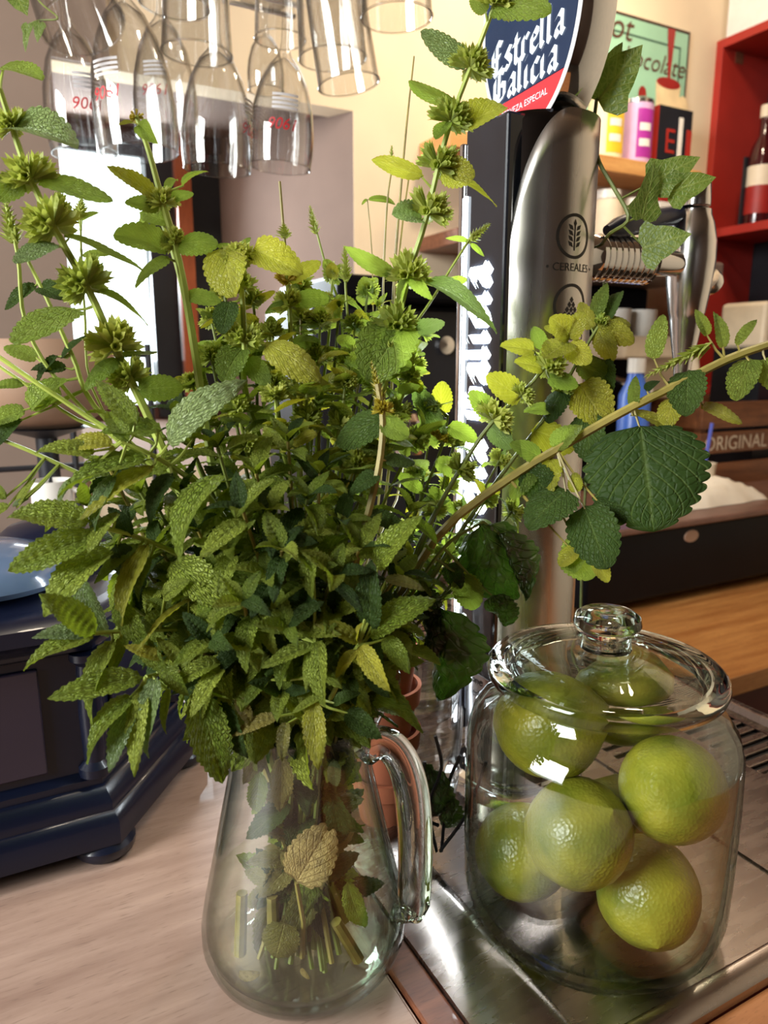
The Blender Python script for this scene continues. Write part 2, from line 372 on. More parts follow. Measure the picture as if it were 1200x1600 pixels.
# back wall with splayed window recess
OL, OR_, OT, OB, VB, VW = .149, .725, .842, .12, 1.5, 1.88
WL, WR, WT, WB = .10, .53, .85, .2
bw = MB()
bw.box(-2.2, OL, VB, VB+.06, -1.05, 1.75).box(OR_, 2.2, VB, VB+.06, -1.05, 1.75).box(OL, OR_, VB, VB+.06, OT, 1.75).box(OL, OR_, VB, VB+.06, -1.05, OB)
struct(bw.build('wall_back', M_wall, None, (0,0,0), (0,0,ROT), smooth=False))
struct(MB().box(-2.0, OL, VB-.012, VB-.0005, -1.05, 1.75).box(OL, .245, VB-.012, VB-.0005, OT+.001, 1.75).build('wall_back_shaded', M_wallshade, None, (0,0,0), (0,0,ROT), smooth=False))  # thin taupe sheet over the back wall; the wall's shade put into its colour
rc = MB()
e = .0
A = [(OL, VB+.001, OB), (OR_, VB+.001, OB), (OR_, VB+.001, OT), (OL, VB+.001, OT)]; B = [(WL, VW, WB), (WR, VW, WB), (WR, VW, WT), (WL, VW, WT)]
A2 = [(x+(-.05 if i in (0,3) else .05), y+.06, z+(-.05 if i < 2 else .05)) for i, (x,y,z) in enumerate(A)]; B2 = [(x+(-.05 if i in (0,3) else .05), y, z+(-.05 if i < 2 else .05)) for i, (x,y,z) in enumerate(B)]
for i in range(4):
    j = (i+1)%4
    rc.add([A[i], A[j], B[j], B[i], A2[i], A2[j], B2[j], B2[i]], [(0,1,2,3), (7,6,5,4), (0,4,5,1), (1,5,6,2), (2,6,7,3), (3,7,4,0)])
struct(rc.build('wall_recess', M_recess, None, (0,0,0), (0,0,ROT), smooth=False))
# window in the recess
M_frame = pbr('window_frame_brown', s2l(70,36,28), .5, var=.15, scale=20)
M_post = wood('orange_post', s2l(150,74,40), s2l(184,100,58), 6, (6,6,1))
win = struct(MB().box(WL-.02, WR+.02, VW-.03, VW+.02, WT-.035, WT+.03).box(WL-.02, WR+.02, VW-.03, VW+.02, WB-.03, WB+.03).box(WL-.03, WL+.02, VW-.03, VW+.02, WB, WT).build('window_1', M_frame, None, (0,0,0), (0,0,ROT), smooth=False))
MB().box(.365, .425, VW-.035, VW+.02, WB, WT).build('window_frame', M_dark, win, smooth=False)
MB().box(.428, .462, VW-.06, VW+.02, WB, WT).build('window_post', M_post, win, smooth=False)
MB().box(.462, .55, VW-.02, VW+.02, WB, WT).build('window_shutter', M_dark, win, smooth=False)
MB().box(WL, .37, VW-.02, VW-.005, WT-.06, WT-.035).build('window_blind', M_navy, win, smooth=False)
MB().box(WL, .37, VW+.004, VW+.008, WB, WT).build('window_pane', M_glass, win, smooth=False)
MB().box(.2655, .2685, VW-.01, VW+.004, WB, WT).build('glazing_bar', M_white, win, smooth=False)
# the bar counter
wallbox('floor_platform', -1.2, -.3, -.5, 1.2, -1.05, -.04, M_trim) if False else None
cnt = tag(MB().box(-1.3, .168, -.35, 1.25, -.04, 0).box(.168, .64, .96, 1.25, -.04, 0).build('bar_counter', M_counter, None, (0,0,0), (0,0,ROT), smooth=False, bevel=.002), 'pale pinkish-brown wooden bar counter top under the glass jug', 'counter')
tag(MB().box(.169, .187, -.35, .96, -.04, .0025).build('counter_strip', M_trim, None, (0,0,0), (0,0,ROT), smooth=False, bevel=.001), 'dark reddish-brown wooden strip between counter and steel drip tray', 'trim')
tag(MB().box(.188, .66, -.35, .205, -.04, 0).build('counter_edge', M_edge, None, (0,0,0), (0,0,ROT), smooth=False, bevel=.002), 'orange-brown wooden counter board in front of the steel tray, bottom right corner', 'counter')
tag(MB().box(-1.25, .6, -.3, .05, -1.05, -.042).box(-1.25, -.9, .05, 1.2, -1.05, -.042).box(-.9, .6, 1.05, 1.2, -1.05, -.042).build('bar_cabinet', M_trim, None, (0,0,0), (0,0,ROT), smooth=False), 'brown wooden bar body carrying the counter top', 'bar') 

# ------------------------------------------------------------------ drip tray
tray = thing('drip_tray', 'stainless steel drip tray under the lime jar and beer tap', 'tray', (0,0,0), ROT)
TU0, TU1, TV0, TV1 = .187, .625, .205, .955
prof = [(0, .0005), (0, .004), (.034, .006), (.037, .0105), (.0405, .0115), (.043, .0105), (.047, .004)]   # left flange: offset from outer edge, height
pf = [(0, .0005), (0, .006), (.004, .0105), (.010, .0115), (.013, .0105), (.016, .004)]
def tray_rim():
    mb = MB(); rings = []
    n = len(pf)
    pl = [prof[0], prof[1], prof[3], prof[4], prof[5], prof[6]]
    for (a, z), (b, z2) in zip(pl, pf):
        rings.append([(TU0+a, TV0+b, z2 if z2 > z else z), (TU1-b, TV0+b, z2), (TU1-b, TV1-b, z2), (TU0+a, TV1-b, z2 if z2 > z else z)])
    vs = [p for r in rings for p in r]; fs = []
    for k in range(n-1):
        for i in range(4):
            fs.append((k*4+i, k*4+(i+1)%4, (k+1)*4+(i+1)%4, (k+1)*4+i))
    return mb.add(vs, fs)
tray_rim().build('rim', M_tray, tray, smooth=True)
# floor of the tray with drain slots on the right half
fl = MB(); fz = .004
fu0, fu1, fv0, fv1 = TU0+.047, TU1-.016, TV0+.016, TV1-.016
fl.box(fu0, .43, fv0, fv1, .0005, fz).build('floor_plate', M_tray, tray, smooth=False)
gp = MB()
slots = []
us = .452
# slotted grille panel: bars built from boxes round the openings
rows = [(.46, .56), (.575, .675)] 
nslot = 16
U0g, U1g, V0g, V1g = .4315, fu1, fv0, fv1
gp.box(U0g, U0g+.014, V0g, V1g, fz-.002, fz+.0005)
gp.box(U1g-.012, U1g, V0g, V1g, fz-.002, fz+.0005)
v = V0g
gp.box(U0g+.014, U1g-.012, V0g, V0g+.12, fz-.002, fz+.0005)
gp.box(U0g+.014, U1g-.012, V0g+.12+.012*40, V1g, fz-.002, fz+.0005) if V1g > V0g+.12+.012*40 else None
mids = (U0g+.014 + U1g-.012)/2
nb = 34; bars = []
for k in range(nb+1):
    vv = V0g+.12+k*.0135
    if vv > V1g-.02: break
    bars.append(vv)
gp.box(mids-.012, mids+.012, V0g+.12, V1g, fz-.002, fz+.0005)
gp.build('grille_frame', M_tray, tray, smooth=False, bevel=0)
for sgn in (0, 1):
    xa, xb = ((U0g+.0142, mids-.0122), (mids+.0122, U1g-.0122))[sgn]
    bm_ = MB().box(xa, xb, -.0038, .0038, fz-.002, fz+.0005).mesh('grille_bar', False, .0008); bm_.materials.append(M_tray)
    for vv in bars: link('grille_bar', bm_, None, tray, (0, vv, 0))
MB().box(U0g, U1g, V0g, V1g, .0003, .0012).build('drain_well', M_dark, tray, smooth=False)
MB().box(.4285, .4315, fv0, fv1, fz, fz+.0018).build('seam', M_tray, tray, smooth=False)

# ------------------------------------------------------------------ leaf meshes
def leaf_mesh(name, W=.45, shape='mint', teeth=12, tooth=.05, curl=.5, fold=.35, arch=.0, twist=0., pucker=.012, nveins=9, slope=.42, nu=36, nv=4, seed=0, wave=.02, side=0.):
    r = random.Random(seed); vs = []; fs = []; uvs = []
    a, b = {'mint': (.55, .85), 'balm': (.42, .62), 'bract': (.6, .9), 'narrow': (.7, .9)}[shape]
    tm = a/(a+b); nrm = tm**a*(1-tm)**b
    x = 0; z = 0; y0 = 0; off = r.random()*10
    for i in range(nu+1):
        t = i/nu
        ang = -curl*(t-.15) ; sd = side*t
        if i: x += math.cos(ang)*math.cos(sd)/nu; z += math.sin(ang)/nu; y0 += math.sin(sd)/nu
        wd = W/2*(max(t, 1e-4)**a*max(1-t, 0)**b)/nrm
        if t < .03: wd = max(wd*.35, .012)
        tw = twist*t
        for j in range(-nv, nv+1):
            s = j/nv; e = abs(s)
            ww = wd
            if shape == 'balm' : sw = abs(math.sin(math.pi*t*teeth))**.6-.5
            else: sw = ((t*teeth) % 1.0)-.4
            ww = wd + (tooth*W*sw*min(1, wd/(W*.2)) if e > .99 else 0)
            yy = s*max(ww, .004)
            zz = fold*abs(yy) - arch*yy*yy/max(W, .01)*2
            zz += pucker*abs(math.sin(math.pi*(nveins*(t-slope*e)+.5)))**.7*(1-e**3)*min(1, wd/(W*.15)) 
            zz += wave*math.sin(6*t+off+3*s)*e + wave*.5*noise.noise((t*4+off, s*2, 0))
            yy2 = yy*math.cos(tw)-zz*math.sin(tw); zz2 = yy*math.sin(tw)+zz*math.cos(tw)
            vs.append((x + zz2*math.sin(-ang)*0.6, y0+yy2, z+zz2)); uvs.append((t, s*.5+.5))
    k = 2*nv+1
    for i in range(nu):
        for j in range(2*nv):
            fs.append((i*k+j, (i+1)*k+j, (i+1)*k+j+1, i*k+j+1))
    me = bpy.data.meshes.new(name); me.from_pydata(vs, [], fs)
    ul = me.uv_layers.new(name='UVMap')
    for p in me.polygons:
        for li in p.loop_indices: ul.data[li].uv = uvs[me.loops[li].vertex_index]
    me.shade_smooth(); me.update(); return me
def ivy_mesh(name, seed=0):
    r = random.Random(seed)
    out = [(0,0),(-.06,.16),(.02,.36),(.16,.44),(.34,.30),(.50,.26),(.68,.2),(.86,.09),(1,0)]
    prof = out + [(x,-y) for x, y in out[-2:0:-1]]
    bm = bmesh.new(); c = bm.verts.new((.3, 0, .0)); N_ = len(prof)
    ring1 = [bm.verts.new((.3+(x-.3)*.5, y*.5, .02+.03*abs(y))) for x, y in prof]
    ring2 = [bm.verts.new((x, y, .10*abs(y)-.12*max(0, x-.3)**2 + .02*math.sin(9*x+5*y+seed))) for x, y in prof]
    for i in range(N_):
        j = (i+1) % N_; bm.faces.new((c, ring1[i], ring1[j])); bm.faces.new((ring1[i], ring2[i], ring2[j], ring1[j]))
    bmesh.ops.subdivide_edges(bm, edges=bm.edges, cuts=1, use_grid_fill=True, smooth=.3)
    me = bpy.data.meshes.new(name); bm.to_mesh(me); bm.free()
    ul = me.uv_layers.new(name='UVMap')
    for p in me.polygons:
        for li in p.loop_indices:
            co = me.vertices[me.loops[li].vertex_index].co; ul.data[li].uv = (co.x, co.y+.5)
    me.shade_smooth(); return me
LM = {}
LM['mint'] = [leaf_mesh('mint_leaf', .35+.04*(k%3), 'mint', 13, .09, .35+.25*(k%4), .18+.16*(k%3), 0, (.0,.35,-.35,.15,-.2,.5)[k%6], .022, 9, .42, seed=k, side=(0,.2,-.2,.1,-.1,.0)[k]) for k in range(6)]
LM['balm'] = [leaf_mesh('balm_leaf', .66+.06*(k%3), 'balm', 9, .05, .2+.25*(k%4), .05+.16*(k%3), .25*(k%2), (.0,.3,-.3,.15,-.2,.4)[k%6], .014, 7, .5, seed=20+k) for k in range(6)]
LM['narrow'] = [leaf_mesh('narrow_leaf', .28+.04*(k%2), 'mint', 12, .06, .3+.35*k, .35, 0, (.2,-.4,.5)[k], .006, 9, .42, seed=40+k) for k in range(3)]
LM['wilt'] = [leaf_mesh('wilted_leaf', .8, 'balm', 8, .06, .3+.5*k, -.35+.2*k, .6, (.5,-.7,1.0)[k], .05, 6, .5, seed=50+k, wave=.10) for k in range(3)]
LM['ivy'] = [ivy_mesh('ivy_leaf', k) for k in range(3)]
LM['big'] = [leaf_mesh('big_balm_leaf', 1.0, 'balm', 10, .055, .5, .10, .2, .0, .03, 7, .5, nu=60, nv=7, seed=70)]
MATK = {}
def matted(kind, mat):
    key = (kind, mat.name)
    if key not in MATK:
        L_ = []
        for me in LM[kind]:
            c = me.copy(); c.materials.clear(); c.materials.append(mat); L_.append(c)
        MATK[key] = L_
    return MATK[key]
def basis(x, nrm):
    x = x.normalized(); z = nrm - x*nrm.dot(x)
    z = z.normalized() if z.length > 1e-5 else x.orthogonal().normalized()
    y = z.cross(x); return Matrix((x, y, z)).transposed().to_4x4()
def put_leaf(root, kind, mat, base, tip, nrm, wscale=1.0, var=None, name='leaf', zs=1.0):
    ms = matted(kind, mat); me = ms[(var if var is not None else rnd.randrange(len(ms))) % len(ms)]
    o = bpy.data.objects.new(name, me); COL.objects.link(o)
    L = (tip-base).length
    o.parent = root
    o.matrix_local = Matrix.Translation(base-root.location) @ basis(tip-base, nrm) @ Matrix.Diagonal((L, L*wscale, L*zs, 1))
    return o
def calyx_cluster(name, n=26, seed=0, rad=.011, hgt=.9, flare=1.0):
    r = random.Random(seed); mb = MB(); uvs = []
    for k in range(n):
        a = r.random()*6.283; el = r.uniform(-.25, 1.0)
        d = Vector((math.cos(a)*math.cos(el), math.sin(a)*math.cos(el), math.sin(el)*hgt)).normalized()
        L = rad*r.uniform(.75, 1.15); p0 = d*rad*.12; p1 = d*L
        N1 = d.orthogonal().normalized(); N2 = d.cross(N1); vs = []
        for (q, ra) in ((p0, .05), (p0.lerp(p1, .45), .13), (p0.lerp(p1, .8), .16)):
            for m in range(5):
                an = m*1.2566; vs.append(q+(N1*math.cos(an)+N2*math.sin(an))*ra*rad*flare)
        for m in range(5):
            an = (m+.5)*1.2566; vs.append(p1+(N1*math.cos(an)+N2*math.sin(an))*.2*rad*flare)
        fs = []
        for rr in range(2):
            for m in range(5): fs.append((rr*5+m, rr*5+(m+1)%5, rr*5+5+(m+1)%5, rr*5+5+m))
        for m in range(5): fs.append((10+m, 10+(m+1)%5, 15+m))
        mb.add(vs, fs)
    me = mb.mesh(name, smooth=True); ul = me.uv_layers.new(name='UVMap')
    for p in me.polygons:
        for li in p.loop_indices: co = me.vertices[me.loops[li].vertex_index].co; ul.data[li].uv = (co.x*40, co.z*40)
    return me
WH = [calyx_cluster('flower_whorl', 46, k, flare=1.05) for k in range(4)]
for m_ in WH: m_.materials.append(M_calyx)
WY = [calyx_cluster('flower_whorl', 24, 10+k, .009) for k in range(2)]
for m_ in WY: m_.materials.append(M_bud)
def spike_mesh(name, L=.03, r=.005, n=60, seed=0):
    rr = random.Random(seed); mb = MB()
    for k in range(n):
        t = k/n; a = k*2.4; rad = r*(1-.75*t)*(0.9+.3*rr.random()); p = Vector((0,0,t*L))
        d = Vector((math.cos(a), math.sin(a), .7+.5*rr.random())).normalized()
        q = p+d*rad; s_ = d.orthogonal().normalized()*rad*.3; s2 = d.cross(s_)
        mb.add([p-s_, p+s_, p+s2, q+Vector((0,0,rad*.5))], [(0,1,3), (1,2,3), (2,0,3)])
    me = mb.mesh(name, smooth=False); ul = me.uv_layers.new(name='UVMap')
    for p in me.polygons:
        for li in p.loop_indices: co = me.vertices[me.loops[li].vertex_index].co; ul.data[li].uv = (co.z*30, co.x*40)
    return me
SPK = [spike_mesh('flower_spike', seed=k) for k in range(2)]
SPK[0].materials.append(M_calyx); SPK[1].materials.append(M_bud)

# ------------------------------------------------------------------ jug position and sprigs
JUG = Vector((-.0455, .366, 0))
def neck(a=None):
    a = rnd.random()*6.283 if a is None else a; rr = .024*math.sqrt(rnd.random())
    return JUG+Vector((rr*math.cos(a), rr*math.sin(a), .142))
def foot(nk):
    d = nk-JUG; return JUG+Vector((-d.x*.9+rnd.uniform(-.012,.012), -d.y*.9+rnd.uniform(-.012,.012), rnd.uniform(.012,.03)))
def place(o, root, p, T, sc):
    o.parent = root
    o.matrix_local = Matrix.Translation(p-root.location) @ T.to_track_quat('Z', 'Y').to_matrix().to_4x4() @ Matrix.Diagonal((sc, sc, sc, 1))
    return o
def sprig(name, label, cat, group, pts, r0=.0019, r1=.0009, auto=None, hero=(), whorls=(), spike=None, stem=None, injug=True, nseg=26, tip=None, lower=0):
    """pts: (px,py,d) waypoints after the neck; hero: (bx,by,bd,tx,ty,td,kind,mat[,wscale,roll])"""
    wp = [P(*p) if len(p) == 3 and isinstance(p, tuple) else Vector(p) for p in pts]
    if injug:
        nk = neck(); ft = foot(nk); base = [ft, nk]
        d = wp[0]-nk
    else: base = []
    path = smooth_path(base+wp, nseg)
    root = thing(name, label, cat, path[0], 0, group)
    m = len(path)
    mb = MB().tube([p-root.location for p in path], [r0+(r1-r0)*(i/(m-1)) for i in range(m)], 6)
    mb.build('stem', stem or M_stem, root)
    def at(s):
        x = s*(m-1); k = min(int(x), m-2); p = path[k].lerp(path[k+1], x-k); return p, (path[k+1]-path[k]).normalized()
    if auto:
        A_ = dict(kind='mint', mat=M_mint, s0=.4, s1=.98, n=7, l0=.03, l1=.02, ang=62, droop=.15, tips=4)
        A_.update(auto)
        ph = rnd.random()*6.28
        for k in range(A_['n']):
            s = A_['s0']+(A_['s1']-A_['s0'])*k/max(1, A_['n']-1); p, T = at(s)
            N1 = T.orthogonal().normalized(); N2 = T.cross(N1)
            for sd in (0, math.pi):
                a = ph+k*math.pi/2+sd+rnd.uniform(-.35,.35); nn = N1*math.cos(a)+N2*math.sin(a)
                an = R_(A_['ang']+rnd.uniform(-18,18)); d = T*math.cos(an)+nn*math.sin(an); d.z -= A_['droop']*rnd.uniform(.3,1.6); d.normalize()
                L = (A_['l0']+(A_['l1']-A_['l0'])*k/max(1, A_['n']-1))*rnd.uniform(.75,1.2)
                mt = A_['mat']; mt = rnd.choice(mt) if isinstance(mt, (list, tuple)) else mt
                put_leaf(root, A_['kind'], mt, p, p+d*L, T*.8+Vector((0,0,.6))+Vector((rnd.uniform(-.4,.4), rnd.uniform(-.5,.2), 0)))
        p, T = at(1); N1 = T.orthogonal().normalized(); N2 = T.cross(N1)
        for k in range(A_['tips']):
            a = ph+k*1.57+.6; d = (T*.75+(N1*math.cos(a)+N2*math.sin(a))*.7).normalized()
            mt = A_['mat']; mt = rnd.choice(mt) if isinstance(mt, (list, tuple)) else mt
            put_leaf(root, A_['kind'], mt, p, p+d*A_['l1']*rnd.uniform(.55,.85), T)
    for k in range(lower):
        p, T = at(rnd.uniform(.05, .34)); a = rnd.random()*6.28; d = (T*.5*rnd.choice([-1,1])+Vector((math.cos(a), math.sin(a), rnd.uniform(-.5,.3)))*.8).normalized()
        q = p+d*rnd.uniform(.022,.036); hq = Vector((q.x-JUG.x, q.y-JUG.y, 0)); lim = max(.02, .052-.17*max(0, q.z-.045))-.005
        if hq.length > lim: hq = hq.normalized()*lim; q = Vector((JUG.x+hq.x, JUG.y+hq.y, q.z))
        if q.z > .012: put_leaf(root, 'mint', rnd.choice([M_drown, M_drown, M_balmshade, M_mint]), p, q, (CAM-p).normalized()+Vector((rnd.uniform(-.6,.6),0,rnd.uniform(-.4,.4))), 1.1)
    for h in hero:
        b, tp = P(*h[0:3]), P(*h[3:6]); ws = h[8] if len(h) > 8 else 1.0; roll = R_(h[9]) if len(h) > 9 else rnd.uniform(-.5,.5)
        if h[6] == 'mint': tp = b+(tp-b)*1.12
        vw = (CAM-b).normalized()*.75+Vector((-.35,0,.55)); x = (tp-b).normalized()
        vw = vw-x*vw.dot(x); vw.normalize()
        n_ = Matrix.Rotation(roll, 3, x) @ vw
        put_leaf(root, h[6], h[7], b, tp, n_, ws, h[10] if len(h) > 10 else None)
        # short petiole back to the stem
        q = min(path, key=lambda a_: (a_-b).length)
        if .002 < (q-b).length < .05:
            MB().tube([q-root.location, (q.lerp(b, .5)+Vector((0,0,-.001)))-root.location, b+(tp-b)*.06-root.location], [.0009, .0007, .0005], 5).build('leaf_stalk', stem or M_stem, root)
    for wdef in whorls:
        px, py, dd, sc = wdef[:4]; me = (WY if len(wdef) > 4 and wdef[4] == 'y' else WH); p = P(px, py, dd)
        q = min(range(m), key=lambda i: (path[i]-p).length); T = (path[min(q+1, m-1)]-path[max(q-1, 0)]).normalized()
        o = bpy.data.objects.new('flower_whorl', me[rnd.randrange(len(me))]); COL.objects.link(o); place(o, root, path[q].lerp(p, .3), T, sc)
    if spike:
        for (px, py, dd, qx, qy, qd, sc, mi) in spike:
            p, q = P(px, py, dd), P(qx, qy, qd); o = bpy.data.objects.new('flower_spike', SPK[mi]); COL.objects.link(o)
            L = (q-p).length/.03; o.parent = root
            o.matrix_local = Matrix.Translation(p-root.location) @ (q-p).to_track_quat('Z','Y').to_matrix().to_4x4() @ Matrix.Diagonal((sc, sc, L, 1))
    return root

mi, mg, ba, bshade_, by_ = M_mint, M_mintg, M_balm, M_balmshade, M_balmy
GB = 'flowering balm stems in the jug'; GM = 'mint sprigs in the jug'
# --- tall flowering stems
sprig('lemon_balm_sprig', 'tall flowering balm stem with green whorls leaning to the far left edge', 'herb stem', GB,
  [(330,880,.37), (245,680,.365), (178,540,.36), (137,450,.355), (88,362,.35), (44,270,.345), (18,195,.34), (0,140,.335)], .0026, .0013,
  hero=[(22,200,.34,112,206,.33,'balm',mg,.9,-15), (2,105,.34,64,118,.33,'balm',ba,.75,-20), (60,282,.345,176,306,.345,'balm',ba,.62,-20), (40,285,.345,-30,305,.34,'balm',ba,.8,-40),
        (100,370,.35,228,412,.36,'narrow',ba,1.1,-45), (85,380,.35,20,405,.335,'balm',mg,1.1,10), (118,482,.355,16,528,.33,'balm',ba,1.25,15), (150,455,.355,240,492,.36,'narrow',ba,1.2,-40),
        (185,560,.36,120,590,.345,'balm',ba,.9,10), (180,560,.36,245,545,.37,'balm',ba,.9,-30), (215,610,.36,290,600,.37,'balm',ba,.8,20)],
  whorls=[(18,198,.34,.8), (44,272,.345,1.15), (88,362,.35,1.3), (137,447,.355,1.25), (178,535,.36,1.3), (212,600,.365,1.0)])
sprig('lemon_balm_sprig', 'pale thick flowering balm stem topped by a small bud left of the hanging glasses', 'herb stem', GB,
  [(345,800,.39), (300,520,.385), (278,400,.38), (250,300,.38), (232,235,.38), (213,182,.38)], .0028, .0012,
  hero=[(262,394,.38,180,352,.365,'balm',ba,.75,10), (278,385,.38,332,366,.37,'balm',ba,.95,0), (250,322,.38,196,312,.37,'balm',ba,.8,-20), (248,312,.38,178,262,.365,'mint',by_,.9,10),
        (258,312,.38,302,300,.38,'balm',ba,.8,0), (262,300,.38,270,262,.39,'narrow',ba,1,0), (285,292,.38,318,258,.375,'balm',ba,.6,-20), (215,195,.38,190,190,.37,'mint',by_,.9,0), (216,195,.38,238,212,.37,'mint',ba,1,0),
        (262,400,.38,205,440,.37,'balm',ba,.8,10), (290,460,.385,345,470,.38,'balm',ba,.7,0), (268,350,.38,215,330,.39,'mint',ba,.9,0)],
  whorls=[(275,385,.38,.75), (251,312,.38,.75), (213,186,.38,.42,'y')])
sprig('lemon_balm_sprig', 'pale slender balm stem rising beside the thick budded stem', 'herb stem', GB,
  [(370,780,.41), (310,560,.405), (283,440,.4), (262,370,.4), (240,320,.4)], .0022, .0012,
  hero=[(240,322,.4,205,350,.4,'balm',ba,.8,0), (245,330,.4,270,300,.4,'mint',ba,.8,0)], whorls=[(240,322,.4,.5)])
sprig('lemon_balm_sprig', 'tallest flowering balm stem with seven green whorls crossing the lit beer tap', 'herb stem', GB,
  [(540,900,.42), (590,650,.42), (620,510,.42), (640,425,.42), (666,342,.415), (684,264,.41), (706,184,.405), (740,94,.40), (772,10,.39), (800,-60,.38)], .0023, .0013,
  hero=[(770,15,.39,860,0,.37,'balm',ba,.9,-30), (735,100,.40,654,50,.40,'balm',mg,.6,-40), (712,160,.405,618,133,.41,'narrow',ba,.8,-50), (725,200,.405,792,152,.40,'balm',by_,1.0,5),
        (662,275,.41,566,244,.41,'narrow',by_,1.0,-30), (700,278,.41,786,306,.41,'narrow',by_,1.1,-30), (660,345,.415,620,322,.40,'balm',mg,1.0,0), (618,428,.42,530,392,.41,'narrow',ba,1.0,-50),
        (665,440,.42,788,494,.40,'narrow',mg,1.2,-35), (632,515,.42,568,582,.40,'balm',ba,1.05,-5), (760,20,.39,735,-10,.39,'balm',ba,.9,0), (690,265,.41,740,275,.40,'balm',by_,1.2,20),
        (640,520,.42,695,500,.42,'balm',mg,.9,0), (700,190,.405,680,215,.40,'balm',ba,.9,0), (640,430,.42,615,465,.41,'mint',ba,.8,0), (640,430,.42,665,462,.41,'mint',ba,.9,0), (590,560,.42,640,570,.41,'balm',ba,1,10)],
  whorls=[(772,12,.39,1.1), (740,94,.40,1.1), (706,186,.405,1.15), (684,264,.41,1.2), (666,342,.415,1.25), (640,425,.42,1.35), (620,506,.42,1.35), (612,565,.42,1.1)])
sprig('lemon_balm_sprig', 'olive balm stem with a yellow flower spike in the front middle of the bouquet', 'herb stem', GB,
  [(535,960,.385), (560,860,.365), (590,740,.355), (598,660,.352), (590,600,.35)], .0024, .0016, stem=M_stemo,
  hero=[(598,655,.352,505,690,.36,'balm',bshade_,.8,-20), (595,660,.352,640,680,.35,'balm',ba,.9,0), (590,740,.355,545,770,.35,'balm',bshade_,.9,0), (600,720,.355,650,720,.36,'balm',bshade_,.8,0), (575,800,.36,640,830,.36,'mint',bshade_,1,0)],
  whorls=[(596,640,.352,.7,'y')], spike=[(596,630,.352,580,565,.35,1.0,1)])
sprig('lemon_balm_sprig', 'balm stem with broad yellowish leaves at the top left of the bouquet middle', 'herb stem', GB,
  [(430,800,.40), (385,620,.39), (382,540,.385), (378,450,.38), (372,395,.38)], .0022, .0012,
  hero=[(348,388,.38,362,455,.365,'balm',by_,1.0,0), (395,390,.38,468,420,.37,'balm',by_,.75,10), (375,400,.38,340,380,.38,'balm',ba,.8,0), (415,538,.385,502,578,.37,'balm',by_,.7,-10), (380,545,.385,342,590,.375,'balm',ba,1.0,0),
        (375,395,.38,390,370,.38,'mint',ba,1,0), (360,470,.38,345,520,.375,'balm',bshade_,1,0), (385,560,.385,420,600,.38,'balm',ba,.9,0)],
  whorls=[(376,405,.38,.9), (380,455,.38,.8), (383,535,.385,1.0)])
sprig('lemon_balm_sprig', 'balm stem with a ring of faded brown flowers in the middle top', 'herb stem', GB,
  [(470,800,.43), (458,600,.42), (452,480,.415), (448,430,.41)], .002, .0012,
  hero=[(450,440,.41,500,405,.41,'balm',by_,.9,0), (455,470,.415,515,460,.41,'balm',ba,.7,0), (450,470,.415,410,480,.41,'balm',ba,.8,0), (455,540,.42,500,520,.42,'balm',ba,.9,0)],
  whorls=[(450,438,.41,.9,'y'), (453,475,.415,.95), (458,560,.42,1)])
# --- thin bare stems
thin = [('long bare pointed stem standing highest against the cream wall', [(600,800,.47),(615,450,.47),(632,230,.47),(647,88,.47)], .0016, .0005, None),
        ('thin stem with a small dried tuft left of the long bare stem', [(590,800,.48),(598,480,.48),(604,330,.48),(612,262,.48)], .001, .0006, (611,268,.48,612,228,.48,.9,0)),
        ('wiry dark stem with a bent leaf tip against the cream wall', [(575,700,.48),(582,450,.48),(580,380,.48),(574,312,.48)], .0006, .0004, None),
        ('thin stem right of the long bare stem behind the balm whorls', [(620,780,.49),(615,520,.49),(628,360,.49),(640,270,.49)], .0009, .0005, None),
        ('pale bare stem ending in a broken tip below the hanging glasses', [(490,780,.45),(460,520,.45),(445,380,.45),(437,284,.45)], .0014, .0009, (444,372,.45,443,350,.45,1.6,0)),
        ('slender stem with a small pale flower spike beside the taupe recess', [(520,800,.46),(535,520,.46),(510,420,.46),(490,345,.46)], .0012, .0007, (493,365,.46,484,322,.46,1.1,0)),
        ('short stem with a fat green seed spike in the middle top', [(540,800,.45),(545,560,.45),(540,450,.45),(540,430,.45)], .0012, .0008, (541,440,.45,538,385,.45,1.3,0)),
        ('thin straight stem crossing the bright tap lettering upward to the right', [(560,860,.45),(600,600,.45),(680,460,.45),(733,375,.45)], .0013, .0009, (735,375,.45,765,350,.45,1.2,0)),
        ('pale stem slanting to the left edge below the big pale leaf', [(400,900,.40),(230,720,.38),(120,640,.375),(60,600,.37),(-20,545,.37)], .0018, .0012, None),
        ('slim stem slanting to the left edge above the black box', [(380,900,.41),(200,780,.39),(70,715,.38),(-20,678,.38)], .0016, .001, None),
        ('arching thin stem on the far left beside the window', [(390,860,.41),(250,700,.40),(130,660,.39),(40,600,.38),(-20,560,.38)], .0014, .0009, None),
        ('branching stem with small dark leaves left of the window', [(360,850,.40),(160,650,.39),(115,560,.385),(75,470,.38),(45,410,.38)], .0018, .001, None),
        ('upright thin stem in front of the left window edge', [(350,840,.41),(160,640,.40),(132,480,.40),(125,330,.40)], .0009, .0006, (125,340,.40,128,310,.40,1.6,0)),
        ('stem ending in a brown seed head at the far left', [(340,840,.40),(130,640,.385),(45,520,.38),(28,400,.375),(10,320,.37)], .0014, .0009, (22,380,.375,8,312,.37,1.8,0))]
